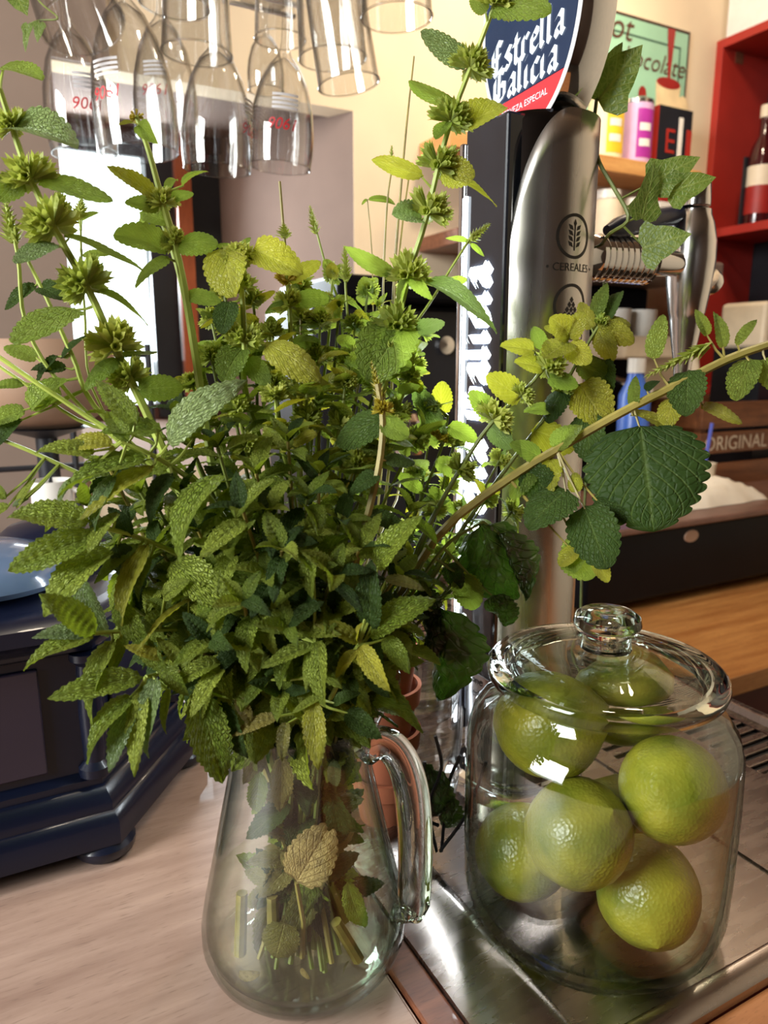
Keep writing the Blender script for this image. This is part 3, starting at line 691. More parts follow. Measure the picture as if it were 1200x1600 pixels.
for lab, pts, a_, b_, spk in thin:
    hero = ()
    if 'branching' in lab:
        hero = [(58,445,.38,8,478,.38,'mint',bshade_,1,0), (62,448,.38,95,462,.375,'balm',bshade_,.9,0), (90,555,.385,55,595,.38,'mint',bshade_,.8,0), (95,560,.385,125,525,.38,'mint',bshade_,.7,0), (105,575,.385,50,575,.38,'mint',bshade_,.9,-20), (48,640,.38,95,585,.375,'balm',ba,.8,0), (40,640,.38,-20,660,.375,'balm',ba,.8,0), (35,655,.38,-10,690,.375,'mint',bshade_,1,0), (40,600,.38,-15,600,.375,'mint',ba,.8,-20)]
    if 'wiry' in lab: hero = [(575,312,.48,565,318,.48,'mint',ba,1,0), (575,312,.48,622,308,.48,'narrow',ba,.9,0)]
    if 'crossing' in lab: hero = [(733,377,.45,700,370,.45,'mint',ba,.8,0), (735,380,.45,755,398,.45,'mint',ba,.8,0), (690,450,.45,730,430,.45,'balm',ba,.6,0)]
    if 'slim stem' in lab: hero = [(10,780,.35,-30,745,.35,'mint',mi,.9,0), (15,790,.35,-40,815,.35,'mint',mi,1,0), (25,795,.35,48,750,.35,'mint',mi,.7,0), (20,792,.35,40,778,.35,'mint',mg,.7,0)]
    if 'seed head' in lab: hero = [(60,560,.385,5,540,.38,'balm',ba,.8,0), (95,610,.385,50,640,.38,'balm',ba,.8,0)]
    if 'upright thin' in lab: hero = [(125,345,.4,95,325,.4,'mint',ba,.8,0), (126,345,.4,150,330,.4,'mint',ba,.8,0), (128,400,.4,165,395,.4,'mint',ba,.8,0)]
    sprig('bare_herb_sprig', lab, 'herb stem', 'thin bare stalks in the jug', pts, a_, b_, hero=hero, spike=[spk] if spk else None, stem=M_stemo if 'bare' in lab or 'wiry' in lab else M_stem)

# --- mint on the left side
sprig('mint_sprig', 'bright mint sprig sticking out left above the black box', 'herb sprig', GM,
  [(390,960,.39), (300,880,.36), (230,845,.345), (165,825,.335), (140,818,.33)], .0018, .001,
  hero=[(142,815,.33,18,800,.32,'mint',mi,.95,-10), (152,838,.33,12,888,.315,'mint',mi,.75,-20), (178,862,.335,62,938,.315,'mint',mi,1.0,10), (182,800,.335,136,850,.32,'mint',mi,1.5,20), (232,848,.34,168,975,.325,'mint',by_,.65,0),
        (215,850,.34,150,900,.33,'mint',mi,.9,0), (205,840,.34,175,790,.34,'mint',bshade_,1.0,0), (180,850,.335,225,930,.34,'balm',bshade_,.7,0), (235,870,.34,205,930,.335,'mint',mi,.9,0), (130,905,.34,158,992,.335,'mint',mg,.8,20)])
sprig('mint_sprig', 'dense mint tip with wrinkled leaves below the left window', 'herb sprig', GM,
  [(400,900,.38), (330,780,.36), (270,730,.35), (225,705,.34), (190,690,.335)], .0018, .001,
  hero=[(150,706,.335,62,700,.325,'mint',mi,.85,-10), (178,695,.335,104,690,.33,'mint',by_,.9,0), (232,718,.34,95,752,.325,'mint',mi,.85,5), (240,728,.34,130,792,.325,'mint',by_,.85,10), (255,672,.34,150,672,.335,'mint',mi,.8,0),
        (215,665,.335,155,595,.335,'mint',mi,1.0,10), (262,695,.34,346,590,.32,'mint',mg,.9,15), (300,690,.345,320,640,.34,'mint',mi,.8,0), (345,740,.345,252,842,.32,'mint',mi,1.25,20), (120,745,.335,75,790,.33,'mint',mg,.7,0), (180,740,.335,130,830,.325,'mint',mg,.7,0),
        (270,740,.345,215,800,.335,'mint',bshade_,1.1,0), (200,690,.335,165,640,.34,'mint',mi,.9,0)])
sprig('mint_sprig', 'mint tip with broad pale leaves overhanging the black box corner', 'herb sprig', GM,
  [(400,1010,.38), (300,985,.355), (220,985,.34), (165,988,.33), (148,990,.325)], .0017, .001,
  hero=[(150,990,.325,78,932,.31,'mint',mi,1.25,10), (148,992,.325,42,1030,.31,'mint',mi,.9,0), (145,988,.325,58,985,.315,'mint',mg,.8,-20), (178,998,.33,118,1112,.315,'mint',mi,.95,15), (182,940,.335,222,1012,.325,'mint',mi,.9,0), (300,935,.345,215,998,.325,'mint',by_,.5,30),
        (215,995,.335,250,1050,.325,'mint',mi,.9,0), (200,990,.335,172,1050,.325,'mint',mi,.8,0), (268,878,.345,354,940,.32,'mint',mi,1.05,5), (255,935,.335,285,905,.33,'mint',mi,1.3,0), (240,990,.34,180,960,.335,'mint',mg,.9,0)])
sprig('mint_sprig', 'lowest mint sprig fanning its leaves left of the jug neck', 'herb sprig', GM,
  [(400,1090,.375), (330,1060,.355), (270,1050,.34), (228,1058,.325)], .0016, .001,
  hero=[(224,1058,.325,88,1086,.31,'mint',mi,.75,-10), (208,1085,.325,122,1168,.31,'mint',mi,1.0,10), (210,1092,.325,168,1192,.31,'mint',mg,.95,0), (224,1070,.325,204,1198,.31,'mint',mi,.7,0), (246,1058,.325,222,1175,.315,'mint',mg,.75,0), (265,1075,.325,254,1142,.32,'mint',mi,.6,0),
        (290,1040,.335,250,1000,.33,'mint',mi,.9,0), (255,1030,.33,200,1010,.325,'mint',by_,.8,0), (250,1040,.33,290,1080,.325,'mint',mi,.9,0)])
sprig('mint_sprig', 'mint sprig drooping over the left rim of the jug', 'herb sprig', GM,
  [(400,1110,.37), (360,1050,.35), (330,1060,.34), (318,1085,.335)], .0015, .001,
  hero=[(312,1085,.335,352,1218,.325,'mint',mi,.95,0), (345,1095,.335,372,1185,.33,'mint',bshade_,.9,0), (345,1035,.335,272,1062,.325,'mint',mi,.8,0), (350,1040,.335,300,1108,.32,'mint',mi,.9,10), (335,1050,.335,385,1000,.335,'mint',bshade_,1,0), (330,1070,.335,300,1140,.33,'mint',mi,.8,0), (370,1090,.335,395,1130,.33,'mint',M_drown,.9,0)])
sprig('mint_sprig', 'bright yellow-green mint rosette at the lower right front of the bouquet', 'herb sprig', GM,
  [(510,1100,.36), (540,1040,.345), (560,1008,.335)], .0016, .001,
  hero=[(562,1004,.335,504,964,.325,'mint',by_,.85,0), (562,1010,.335,602,1068,.32,'mint',by_,.85,0), (556,1015,.335,528,1052,.325,'mint',by_,.9,0), (560,1000,.335,560,975,.325,'mint',by_,.8,0), (575,995,.34,658,926,.33,'mint',mi,1.1,0), (600,995,.34,638,1042,.33,'mint',mi,1.1,0), (580,985,.34,578,892,.33,'mint',bshade_,1.0,0),
        (588,890,.345,640,808,.335,'mint',mi,1.1,0), (570,1040,.34,600,1090,.335,'mint',bshade_,1,0), (600,905,.345,660,915,.345,'mint',M_drown,.8,0)])
sprig('mint_sprig', 'shaded mint sprig hanging over the front of the jug rim', 'herb sprig', GM,
  [(480,1120,.35), (490,1050,.335), (492,1005,.33)], .0016, .001,
  hero=[(490,850,.335,474,924,.325,'mint',mi,.95,0), (400,938,.335,478,995,.325,'mint',mi,.85,0), (396,958,.335,370,1036,.32,'mint',mi,1.0,0), (408,960,.335,422,1020,.325,'mint',mi,.9,0), (492,1008,.33,418,1036,.32,'mint',mi,.75,0), (496,1000,.33,502,1092,.315,'mint',mi,.8,0), (486,1010,.33,476,1072,.32,'mint',mi,.6,0),
        (490,1095,.33,497,1192,.32,'mint',by_,.9,0), (435,1118,.335,368,1142,.33,'mint',M_drown,.9,0), (448,1128,.335,440,1182,.325,'mint',M_drown,.8,0), (540,1112,.34,590,1145,.33,'mint',bshade_,1.1,0), (520,1100,.335,555,1080,.33,'mint',bshade_,1.1,0), (420,1060,.335,380,1100,.33,'mint',mi,.8,0), (500,1090,.33,460,1110,.325,'mint',mi,.7,0)])
ANCH = [('the big grey-green left leaf', 305, 640), ('the yellow-green rosette in front', 562, 1005), ('the yellow flower spike', 588, 590), ('the top of the jug handle', 600, 1150), ('the jug rim', 470, 1165), ('the black box corner', 150, 1010), ('the bright left window', 190, 520), ('the glowing tap letters', 752, 640), ('the two yellowish top leaves', 400, 410)]
def where(px, py, used=set()):
    best = None
    for nm, ax_, ay_ in sorted(ANCH, key=lambda a: (a[1]-px)**2+(a[2]-py)**2):
        dx, dy = px-ax_, py-ay_; d = math.hypot(dx, dy); an = (math.degrees(math.atan2(-dy, dx))+360) % 360
        dr = ['to the right of', 'up and right of', 'above', 'up and left of', 'to the left of', 'down and left of', 'below', 'down and right of'][int((an+22.5)//45) % 8]
        lab = ('close ' if d < 90 else '' if d < 190 else 'some way ' if d < 300 else 'far ')+dr+' '+nm
        best = best or lab
        if lab not in used: used.add(lab); return lab
    return best
# --- filling mint sprigs in the shaded middle
fills = [(300,930,.345),(360,860,.335),(420,800,.34),(480,900,.34),(400,740,.35),(340,700,.35),(520,960,.345),(450,690,.36),(530,820,.355),(470,1040,.345),(380,1020,.345),(300,1010,.35),(420,900,.335),
         (500,740,.37),(360,620,.38),(430,600,.39),(500,620,.40),(560,700,.39),(560,600,.42),(620,900,.38),(640,800,.40),(470,500,.43),(530,480,.44),(330,560,.40),(590,480,.45),(250,800,.37),(280,650,.385),(210,950,.37),(400,560,.42),(600,1040,.37),(540,1060,.35),
         (140,790,.375),(170,730,.375),(220,770,.37),(250,860,.365),(290,770,.36),(340,900,.345),(270,960,.36),(330,1000,.33),(380,940,.325),(450,980,.33),(220,880,.37),(310,830,.35),(190,660,.385),(380,800,.33),(440,860,.33),(520,900,.335),(260,1020,.365),(440,1080,.34),(580,960,.36),(560,860,.35),(480,780,.35),(360,1080,.345),(620,980,.38),(180,880,.375),(300,700,.37)]
for k, f in enumerate(fills):
    top = f[1] < 640
    mx_, my_, md_ = (f[0]*.55+475*.45, f[1]*.45+1120*.55, f[2]*.5+.39*.5)
    sprig('mint_sprig', 'leafy mint sprig ending '+where(f[0], f[1]), 'herb sprig', 'filling mint sprigs in the bouquet middle',
      [(mx_+rnd.uniform(-25,25), my_, md_+.015), f], .0016, .0009, auto=dict(mat=[bshade_, mi, mi, mi] if not top else [ba, ba, mi, by_], kind='mint' if not top else rnd.choice(['mint','balm']), s0=.46, n=8 if not top else 7, l0=.043 if not top else .026, l1=.026 if not top else .016, droop=.3), lower=5, stem=rnd.choice([M_stemd, M_stemo, M_stemd]),
      whorls=[(f[0], f[1], f[2], .8)] if top and k % 2 else ())
ups = [(350,455,.42),(395,470,.43),(425,520,.41),(470,450,.45),(500,505,.43),(520,430,.46),(555,510,.44),(575,455,.46),(600,545,.43),(640,590,.43),(660,520,.46),(540,600,.40),(480,590,.39),(430,620,.38),(370,640,.38),(610,660,.40),(330,500,.43),(300,600,.40),(570,670,.38),(670,640,.44)]
for k, f in enumerate(ups):
    sprig('lemon_balm_sprig', 'short flowering balm sprig '+where(f[0], f[1]), 'herb sprig', 'short flowering sprigs of the bouquet top',
      [(f[0]*.5+237+rnd.uniform(-15,15), f[1]*.5+520, f[2]*.5+.2), (f[0]*.85+71, f[1]*.8+190, f[2]*.8+.08), f], .0013, .0008,
      auto=dict(mat=[ba, by_, ba, mi], kind='balm', s0=.62, n=5, l0=.024, l1=.014, droop=.15), stem=rnd.choice([M_stem, M_stemd]),
      whorls=[(f[0], f[1]+2, f[2], .7), (f[0]+(475-f[0])*.1, f[1]+60, f[2], .8)])
# --- backlit balm to the right
sprig('lemon_balm_sprig', 'backlit balm sprig with round bright leaves in front of the steel tap column', 'herb stem', GB,
  [(610,940,.42), (660,840,.42), (712,745,.42), (765,665,.42), (830,600,.42), (882,530,.42), (900,495,.42)], .0018, .001, stem=M_stemd,
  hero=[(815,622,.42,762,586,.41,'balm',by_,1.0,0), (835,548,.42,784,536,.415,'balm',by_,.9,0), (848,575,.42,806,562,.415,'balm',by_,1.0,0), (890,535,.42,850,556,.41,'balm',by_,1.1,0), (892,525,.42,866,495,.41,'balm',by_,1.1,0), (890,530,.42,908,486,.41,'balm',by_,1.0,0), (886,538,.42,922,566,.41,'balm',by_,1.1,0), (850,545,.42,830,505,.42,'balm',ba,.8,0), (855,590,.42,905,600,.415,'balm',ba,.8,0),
        (770,650,.42,735,610,.415,'balm',ba,.9,0), (765,665,.42,800,700,.415,'balm',mg,.9,0), (880,520,.42,850,505,.42,'balm',by_,.8,0)],
  whorls=[(765,655,.42,1.1), (862,590,.42,1.0), (712,745,.42,.9), (815,625,.42,.7)])
sprig('lemon_balm_sprig', 'backlit balm sprig with leaves hanging beside the dark faucet coil', 'herb stem', GB,
  [(640,960,.43), (720,830,.435), (800,720,.44), (860,640,.44), (905,560,.44), (938,505,.44)], .0017, .001, stem=M_stemd,
  hero=[(935,508,.44,992,532,.43,'balm',by_,.8,0), (932,505,.44,988,498,.43,'balm',by_,.7,0), (930,498,.44,944,444,.44,'mint',ba,1.0,20), (948,502,.44,968,446,.44,'balm',bshade_,.75,0), (935,515,.44,955,560,.43,'balm',by_,.9,0), (905,600,.44,946,662,.43,'balm',by_,1.1,0), (915,645,.44,922,722,.43,'balm',bshade_,1.0,0), (830,672,.44,905,694,.43,'balm',by_,1.0,0),
        (900,570,.44,960,590,.435,'balm',ba,.8,0), (945,560,.44,950,630,.435,'mint',bshade_,1.1,0), (880,610,.44,850,650,.43,'balm',bshade_,1.0,0), (860,640,.44,820,640,.435,'balm',ba,.9,0), (925,515,.44,905,470,.44,'balm',by_,.7,0)],
  whorls=[(935,510,.44,.6), (880,610,.44,.7)])
sprig('lemon_balm_sprig', 'long balm stem arching right past the tap with one very large shaded leaf', 'herb stem', GB,
  [(600,960,.42), (690,830,.41), (800,745,.40), (900,685,.395), (980,640,.39), (1060,600,.39), (1140,560,.39), (1220,532,.39)], .0026, .0022, stem=M_stemo,
  hero=[(1000,665,.39,1022,826,.37,'big',bshade_,1.05,-15,0), (888,765,.39,822,818,.38,'balm',bshade_,1.2,0), (912,790,.385,948,888,.37,'balm',bshade_,1.1,0), (930,780,.39,978,815,.38,'balm',bshade_,1.0,0), (885,850,.39,928,905,.385,'balm',ba,1.1,0), (1020,562,.39,1034,490,.385,'balm',ba,.7,0), (1076,578,.39,1070,648,.38,'balm',bshade_,1.0,0),
        (1095,632,.39,1162,658,.38,'balm',by_,.7,-30), (1052,622,.39,1040,668,.385,'balm',by_,1.1,0), (1172,560,.39,1148,622,.38,'balm',ba,.9,0), (1195,560,.39,1215,610,.38,'balm',ba,.9,0), (990,642,.39,994,588,.39,'mint',ba,.8,0), (1010,612,.39,1030,590,.39,'balm',bshade_,.8,0), (985,650,.39,1060,660,.39,'balm',by_,.6,-40), (870,705,.395,905,655,.395,'balm',ba,.9,0), (820,735,.4,870,780,.39,'balm',bshade_,1.0,0),
        (1060,598,.39,1105,590,.39,'balm',bshade_,.6,0), (1105,525,.39,1090,488,.385,'mint',ba,.9,30), (1130,545,.39,1125,490,.385,'mint',ba,.9,30), (1150,540,.39,1180,500,.385,'mint',ba,.9,0), (900,770,.39,895,735,.39,'balm',by_,1,0), (845,715,.4,800,690,.395,'balm',ba,.9,0), (860,715,.4,850,775,.39,'balm',by_,.9,0), (835,730,.4,790,770,.395,'balm',ba,1.0,0), (905,860,.385,870,880,.385,'balm',by_,.9,0), (930,870,.385,950,910,.38,'balm',by_,.8,0), (900,840,.39,895,895,.385,'balm',ba,1.0,0)],
  spike=[(1108,540,.39,1010,588,.385,1.3,0)])
sprig('lemon_balm_sprig', 'short backlit sprig standing directly against the glowing tap letters', 'herb stem', GB,
  [(600,930,.43), (650,800,.44), (690,700,.445), (700,650,.445)], .0014, .0009, stem=M_stemd,
  hero=[(692,648,.445,684,592,.44,'balm',by_,.95,0), (648,606,.44,702,690,.43,'narrow',mg,1.2,0), (700,665,.44,748,690,.44,'balm',ba,.8,0), (690,690,.44,650,660,.44,'balm',ba,.9,0), (680,720,.44,730,740,.44,'balm',ba,.8,0), (660,770,.44,620,740,.44,'mint',ba,.9,0), (670,760,.44,710,800,.44,'mint',ba,.9,0)],
  whorls=[(650,672,.43,.9,'y'), (695,690,.445,.6)])
for k, f in enumerate([(720,800,.46),(690,870,.455),(760,780,.465),(650,740,.46),(740,880,.46),(800,800,.45),(700,760,.47),(640,880,.44),(670,690,.46),(780,720,.45),(630,830,.45),(710,690,.455),(760,850,.45),(680,800,.43)]):
    sprig('balm_sprig', 'small backlit sprig '+where(f[0], f[1]), 'herb sprig', 'small backlit sprigs before the tap',
      [(f[0]*.5+300, f[1]*.5+520, f[2]-.02), f], .0013, .0007, auto=dict(mat=[ba, by_, ba, mg], kind='mint', s0=.5, n=6, l0=.026, l1=.016, droop=.1), stem=M_stemd, whorls=[(f[0], f[1], f[2], .7)])
# wilted leaves
sprig('wilted_sprig', 'blackened wilted herb leaf hanging beside the terracotta pots', 'wilted leaf', None,
  [(590,1040,.40), (640,950,.41), (680,955,.415)], .0014, .001, stem=M_stemd,
  hero=[(690,950,.415,688,1096,.405,'wilt',M_wilt,.85,0,0), (690,975,.415,738,1022,.41,'wilt',M_wilt,.9,0,1), (680,960,.415,650,1040,.41,'wilt',M_wilt,.8,0,2), (655,925,.415,690,975,.41,'wilt',M_wilt,.9,20,1)])
sprig('wilted_sprig', 'long dark wilted leaf hanging in front of the steel tap column', 'wilted leaf', None,
  [(600,1000,.41), (690,860,.42), (755,815,.425)], .0014, .001, stem=M_stemd,
  hero=[(752,818,.425,806,950,.42,'wilt',M_wilt,.95,0,1), (780,830,.425,822,940,.425,'wilt',M_wilt,.5,20,0), (722,898,.425,742,955,.42,'balm',ba,1.0,0), (770,930,.425,795,988,.42,'wilt',M_wilt,1.0,0,2), (700,880,.425,720,920,.42,'balm',M_wilt,1.0,0)])
# ivy
def vine(label, pts, leaves, r=.0013):
    path = smooth_path([P(*p) for p in pts], 40); root = thing('ivy_vine', label, 'ivy', path[0])
    MB().tube([p-root.location for p in path], r, 6).build('stem', M_stemd, root)
    for h in leaves:
        b, tp = P(*h[:3]), P(*h[3:6]); x = (tp-b).normalized(); vw = (CAM-b).normalized()+Vector((0,0,.25)); vw -= x*vw.dot(x)
        put_leaf(root, 'ivy', M_ivy, b, tp, Matrix.Rotation(R_(h[7]), 3, x) @ vw.normalized(), h[6])
        q = min(path, key=lambda a_: (a_-b).length)
        if (q-b).length > .001: MB().tube([q-root.location, b+(tp-b)*.05-root.location], [.0008, .0006], 5).build('leaf_stalk', M_stemd, root)
    return root
vine('ivy vine with lobed veined leaves climbing to the right of the beer tap', [(905,1060,.68),(915,760,.66),(948,540,.62),(944,440,.60),(938,395,.56),(950,368,.50),(982,342,.48),(960,295,.485),(935,250,.49),(928,200,.5),(932,155,.49)],
  [(935,158,.49,1004,68,.47,1.15,0), (945,110,.495,975,65,.49,.9,30), (1018,285,.48,1095,244,.47,1.0,0), (1045,300,.48,1120,276,.47,1.0,10), (1002,342,.48,1026,250,.47,.75,30), (1004,388,.48,1080,364,.465,1.25,0)])
vine('small ivy trailing down at the top left corner before the hanging glasses', [(20,-60,.6),(60,0,.6),(90,28,.6),(60,32,.6),(42,40,.6)],
  [(20,-15,.6,42,22,.59,.9,0), (62,35,.6,58,66,.6,.8,20), (44,38,.6,38,80,.6,.5,30)], .0007)

# ------------------------------------------------------------------ glass jug
def closed_shell(outer, inner):   # lathe profile going up outside and down inside
    return outer + inner[::-1]
jug = thing('glass_jug', 'clear glass jug with thick handle holding the herb bouquet', 'jug', JUG, 0)
outer = [(.0, 0.0012), (.03, .0005), (.040, .001), (.048, .005), (.0545, .013), (.0575, .022), (.0575, .032), (.0545, .048), (.0505, .066), (.0465, .085), (.0425, .104), (.0392, .120), (.0378, .132), (.0385, .142), (.041, .150), (.0435, .156)]
inner = [(.0, .0075), (.03, .0075), (.040, .009), (.0475, .0125), (.053, .019), (.0551, .026), (.0549, .034), (.0522, .048), (.0482, .066), (.0442, .085), (.0402, .104), (.0370, .120), (.0356, .132), (.0364, .142), (.039, .150), (.0425, .1565)]
g = MB().lathe(outer+inner[::-1], 64)
# pouring lip pulled out on the right/back side
sd = Vector((math.cos(R_(35)), math.sin(R_(35)), 0))
g.v = [(lambda p: tuple(p + sd*(.02*max(0, (p.z-.128)/.028)*max(0, Vector((p.x,p.y,0)).normalized().dot(sd))**4) + Vector((0,0,.008*max(0,(p.z-.128)/.028)*max(0, Vector((p.x,p.y,0)).normalized().dot(sd))**4))) if p.z > .128 and Vector((p.x,p.y,0)).length > 1e-4 else tuple(p))(Vector(p)) for p in g.v]
g.build('body', M_glass, jug)
MB().lathe([(.0426, .1555), (.0443, .1562), (.0438, .1578), (.0425, .1572), (.0426, .1555)], 48).build('rim', M_solid, jug) if False else None
MB().lathe([(.0, .0012), (.03, .0012), (.040, .0018), (.0465, .005), (.052, .0122), (.0475, .0118), (.040, .0083), (.03, .0069), (0, .0069)], 48).build('thick_base', M_glass, jug)
hp = [(.034, .004, .131), (.041, .002, .1375), (.049, .0, .1375), (.0555, -.002, .131), (.0605, -.004, .118), (.0632, -.006, .098), (.0640, -.007, .076), (.0635, -.008, .054), (.0628, -.008, .040)]
hpath = smooth_path([Vector(p) for p in hp], 34)
ha = R_(-8)
hpath = [Matrix.Rotation(ha, 3, 'Z') @ p for p in hpath]
MB().tube(hpath, [.0066+.0008*math.sin(math.pi*i/33) if i < 31 else .0068-.0009*(i-30) for i in range(34)], 14, flat=1.35).build('handle', M_solid, jug)
MB().tube([Matrix.Rotation(ha, 3, 'Z') @ Vector(p) for p in [(.0625, -.008, .046), (.058, -.007, .041), (.053, -.005, .041)]], [.004, .005, .006], 12).build('handle_foot', M_solid, jug)
wt = [(0, .0078), (.03, .0078), (.040, .0093), (.0474, .0128), (.0528, .019), (.0549, .026), (.0547, .034), (.0525, .046), (.051, .052), (0, .052)]
tag(MB().lathe(wt, 56).build('water', M_water, None, JUG), 'shallow water filling the lower third of the glass jug', 'water')
# drowned leaves and bits, floating in the jug
def inside(p, m=.006):
    pr_in = [(.0125,.0475),(.026,.0551),(.048,.0522),(.085,.0442),(.120,.0370),(.15,.036)]
    z = min(max(p.z, .0125), .15); lim = .036
    for (za, ra), (zb_, rb_) in zip(pr_in[:-1], pr_in[1:]):
        if za <= z <= zb_: lim = ra+(rb_-ra)*(z-za)/(zb_-za)
    lim -= m; hq = Vector((p.x-JUG.x, p.y-JUG.y, 0))
    if hq.length > lim: hq = hq.normalized()*lim
    return Vector((JUG.x+hq.x, JUG.y+hq.y, z))
def loose(label, name, kind, mat, h):
    b, tp = inside(P(*h[:3])), inside(P(*h[3:6])); root = thing(name, label, 'leaf', b); x = (tp-b).normalized(); vw = (CAM-b).normalized(); vw -= x*vw.dot(x)
    put_leaf(root, kind, mat, b, tp, Matrix.Rotation(R_(h[7]), 3, x) @ vw.normalized(), h[6], name='leaf_blade'); 
    return root
r_ = loose('large faded yellow-brown leaf with dark spots inside the glass jug', 'faded_leaf', 'balm', M_yleaf, (458,1420,.355,556,1335,.355,1.0,0))
MB().tube([Vector((0,0,0)), P(474,1440,.388)-r_.location, P(472,1495,.395)-r_.location], [.0012,.0014,.0016], 6).build('leaf_stalk', M_stemo, r_)
for lab, h, kd, mt in [('olive drowned leaf hanging left inside the jug neck', (410,1225,.345,418,1325,.35,.9,0), 'mint', M_drown),
        ('green drowned leaf on the water line at the left of the jug', (430,1335,.37,368,1362,.36,.9,20), 'mint', M_drown),
        ('round drowned leaf resting on the jug bottom left of the stalks', (445,1440,.385,425,1520,.385,1.1,0), 'balm', M_drown),
        ('green drowned leaf low on the right inside the jug', (575,1405,.37,592,1490,.38,.8,0), 'mint', mi),
        ('dark green leaf pressed against the right jug wall', (565,1290,.36,590,1390,.36,1.0,0), 'mint', bshade_),
        ('green leaf against the right wall just below the jug neck', (565,1215,.36,580,1275,.36,.9,0), 'mint', mg),
        ('dark leaf against the left wall of the jug', (360,1235,.36,352,1310,.365,.9,0), 'mint', mi),
        ('olive leaf curled in the middle of the jug above the faded leaf', (440,1330,.385,470,1380,.385,.9,30), 'mint', M_drown),
        ('olive leaf behind the faded leaf in the jug', (500,1240,.40,480,1300,.40,.9,0), 'mint', M_drown),
        ('brownish leaf scrap lying on the jug bottom at the left', (365,1530,.40,405,1555,.40,.6,40), 'balm', M_yleaf),
        ('pale yellow leaf scrap lying on the jug bottom in the middle', (470,1535,.405,480,1570,.40,.6,30), 'balm', M_yleaf),
        ('pale green leaf scrap lying on the jug bottom at the right', (545,1520,.41,535,1560,.405,.5,30), 'mint', M_drown)]:
    loose(lab, 'drowned_leaf', kd, mt, h)
for lab, a, b, r in [('thick pale cut stem standing left in the jug water', (378,1395,.40), (375,1490,.405), .0035), ('thick olive cut stem standing in the jug water beside the round leaf', (425,1400,.40), (428,1470,.405), .0035), ('cut stem slanting right near the jug bottom', (525,1440,.40), (560,1500,.41), .0035)]:
    pa, pb = inside(P(*a)), inside(P(*b)); o = thing('herb_cutting', lab, 'stem', pb)
    MB().tube([Vector((0,0,0)), (pa-pb)*.5, pa-pb], [r, r*.95, r*.9], 8).build('stem', M_stemo, o)

# ------------------------------------------------------------------ lime jar
JAR = Vector((.1275, .3985, .0045))
jar = thing('glass_jar', 'round lidded glass jar full of green limes on the steel tray', 'jar', JAR)
jo = [(0, .0015), (.05, .001), (.064, .0015), (.0705, .005), (.0755, .013), (.0775, .024), (.0782, .05), (.0785, .09), (.0778, .118), (.0745, .130), (.068, .139), (.0615, .1445), (.0595, .149), (.0605, .152)]
ji = [(0, .0075), (.05, .0075), (.062, .0085), (.069, .013), (.0735, .021), (.0752, .030), (.0757, .05), (.076, .09), (.0754, .117), (.072, .128), (.066, .1365), (.0592, .1425), (.0572, .149), (.0605, .152)]
MB().lathe(jo+ji[::-1], 72).build('body', M_jarglass, jar)
MB().lathe([(0, .0022), (.05, .0022), (.063, .003), (.0695, .0065), (.0735, .0125), (.0665, .0105), (.061, .0078), (.05, .0068), (0, .0068)], 64).build('thick_base', M_jarglass, jar)
rb = MB()
for k in range(60):
    a = 2*math.pi*k/60; d = Vector((math.cos(a), math.sin(a), 0)); rb.tube([d*.058+Vector((0,0,.0082)), d*.0655+Vector((0,0,.0105))], [.0006, .0004], 4)
o_ = rb.build('base_ribs', M_jarglass, jar); o_['kind'] = 'stuff'
lid = MB().lathe([(0, .1685), (.018, .1685), (.030, .167), (.047, .1628), (.056, .1592), (.0575, .1575), (.0575, .152), (.0625, .1525), (.0665, .1545), (.0675, .158), (.0668, .1615), (.064, .164), (.059, .1645), (.0555, .1652), (.046, .1668), (.030, .171), (.018, .1732), (.0, .1732)], 72).build('lid', M_solid, jar)
MB().lathe([(0, .1722), (.0145, .1725), (.0135, .178), (.0138, .1815), (.0175, .184), (.0192, .188), (.0182, .192), (.0145, .1945), (.009, .1955), (0, .1957)], 48).build('knob', M_solid, lid)
# limes
mlt, tl_, ol_ = nt('lime_skin')
def limemat():
    m, t, o = nt('lime_peel'); L = t.links.new
    b = N(t, 'ShaderNodeBsdfPrincipled'); tc = N(t, 'ShaderNodeTexCoord'); oi = N(t, 'ShaderNodeObjectInfo')
    nz = N(t, 'ShaderNodeTexNoise'); nz.inputs['Scale'].default_value = 28; nz.inputs['Detail'].default_value = 3; L(tc.outputs['Object'], nz.inputs['Vector'])
    r = N(t, 'ShaderNodeValToRGB'); e = r.color_ramp.elements; e[0].position = .3; e[0].color = c4(s2l(98,114,30)); e[1].position = .72; e[1].color = c4(s2l(184,176,56))
    L(nz.outputs['Fac'], r.inputs[0])
    hs = N(t, 'ShaderNodeHueSaturation'); mr = N(t, 'ShaderNodeMapRange'); mr.inputs['To Min'].default_value = .7; mr.inputs['To Max'].default_value = 1.1; L(oi.outputs['Random'], mr.inputs[0]); L(mr.outputs[0], hs.inputs['Value']); L(r.outputs[0], hs.inputs['Color'])
    L(hs.outputs[0], b.inputs['Base Color']); b.inputs['Roughness'].default_value = .32
    vo = N(t, 'ShaderNodeTexVoronoi'); vo.inputs['Scale'].default_value = 520; L(tc.outputs['Object'], vo.inputs['Vector'])
    bp = N(t, 'ShaderNodeBump'); bp.inputs['Distance'].default_value = .0005; bp.inputs['Strength'].default_value = .55; L(vo.outputs['Distance'], bp.inputs['Height']); L(bp.outputs[0], b.inputs['Normal'])
    L(b.outputs[0], o.inputs[0]); return m
bpy.data.materials.remove(mlt)
M_lime = limemat(); M_scar = pbr('lime_scar', s2l(120,112,60), .7, var=.2, scale=300)
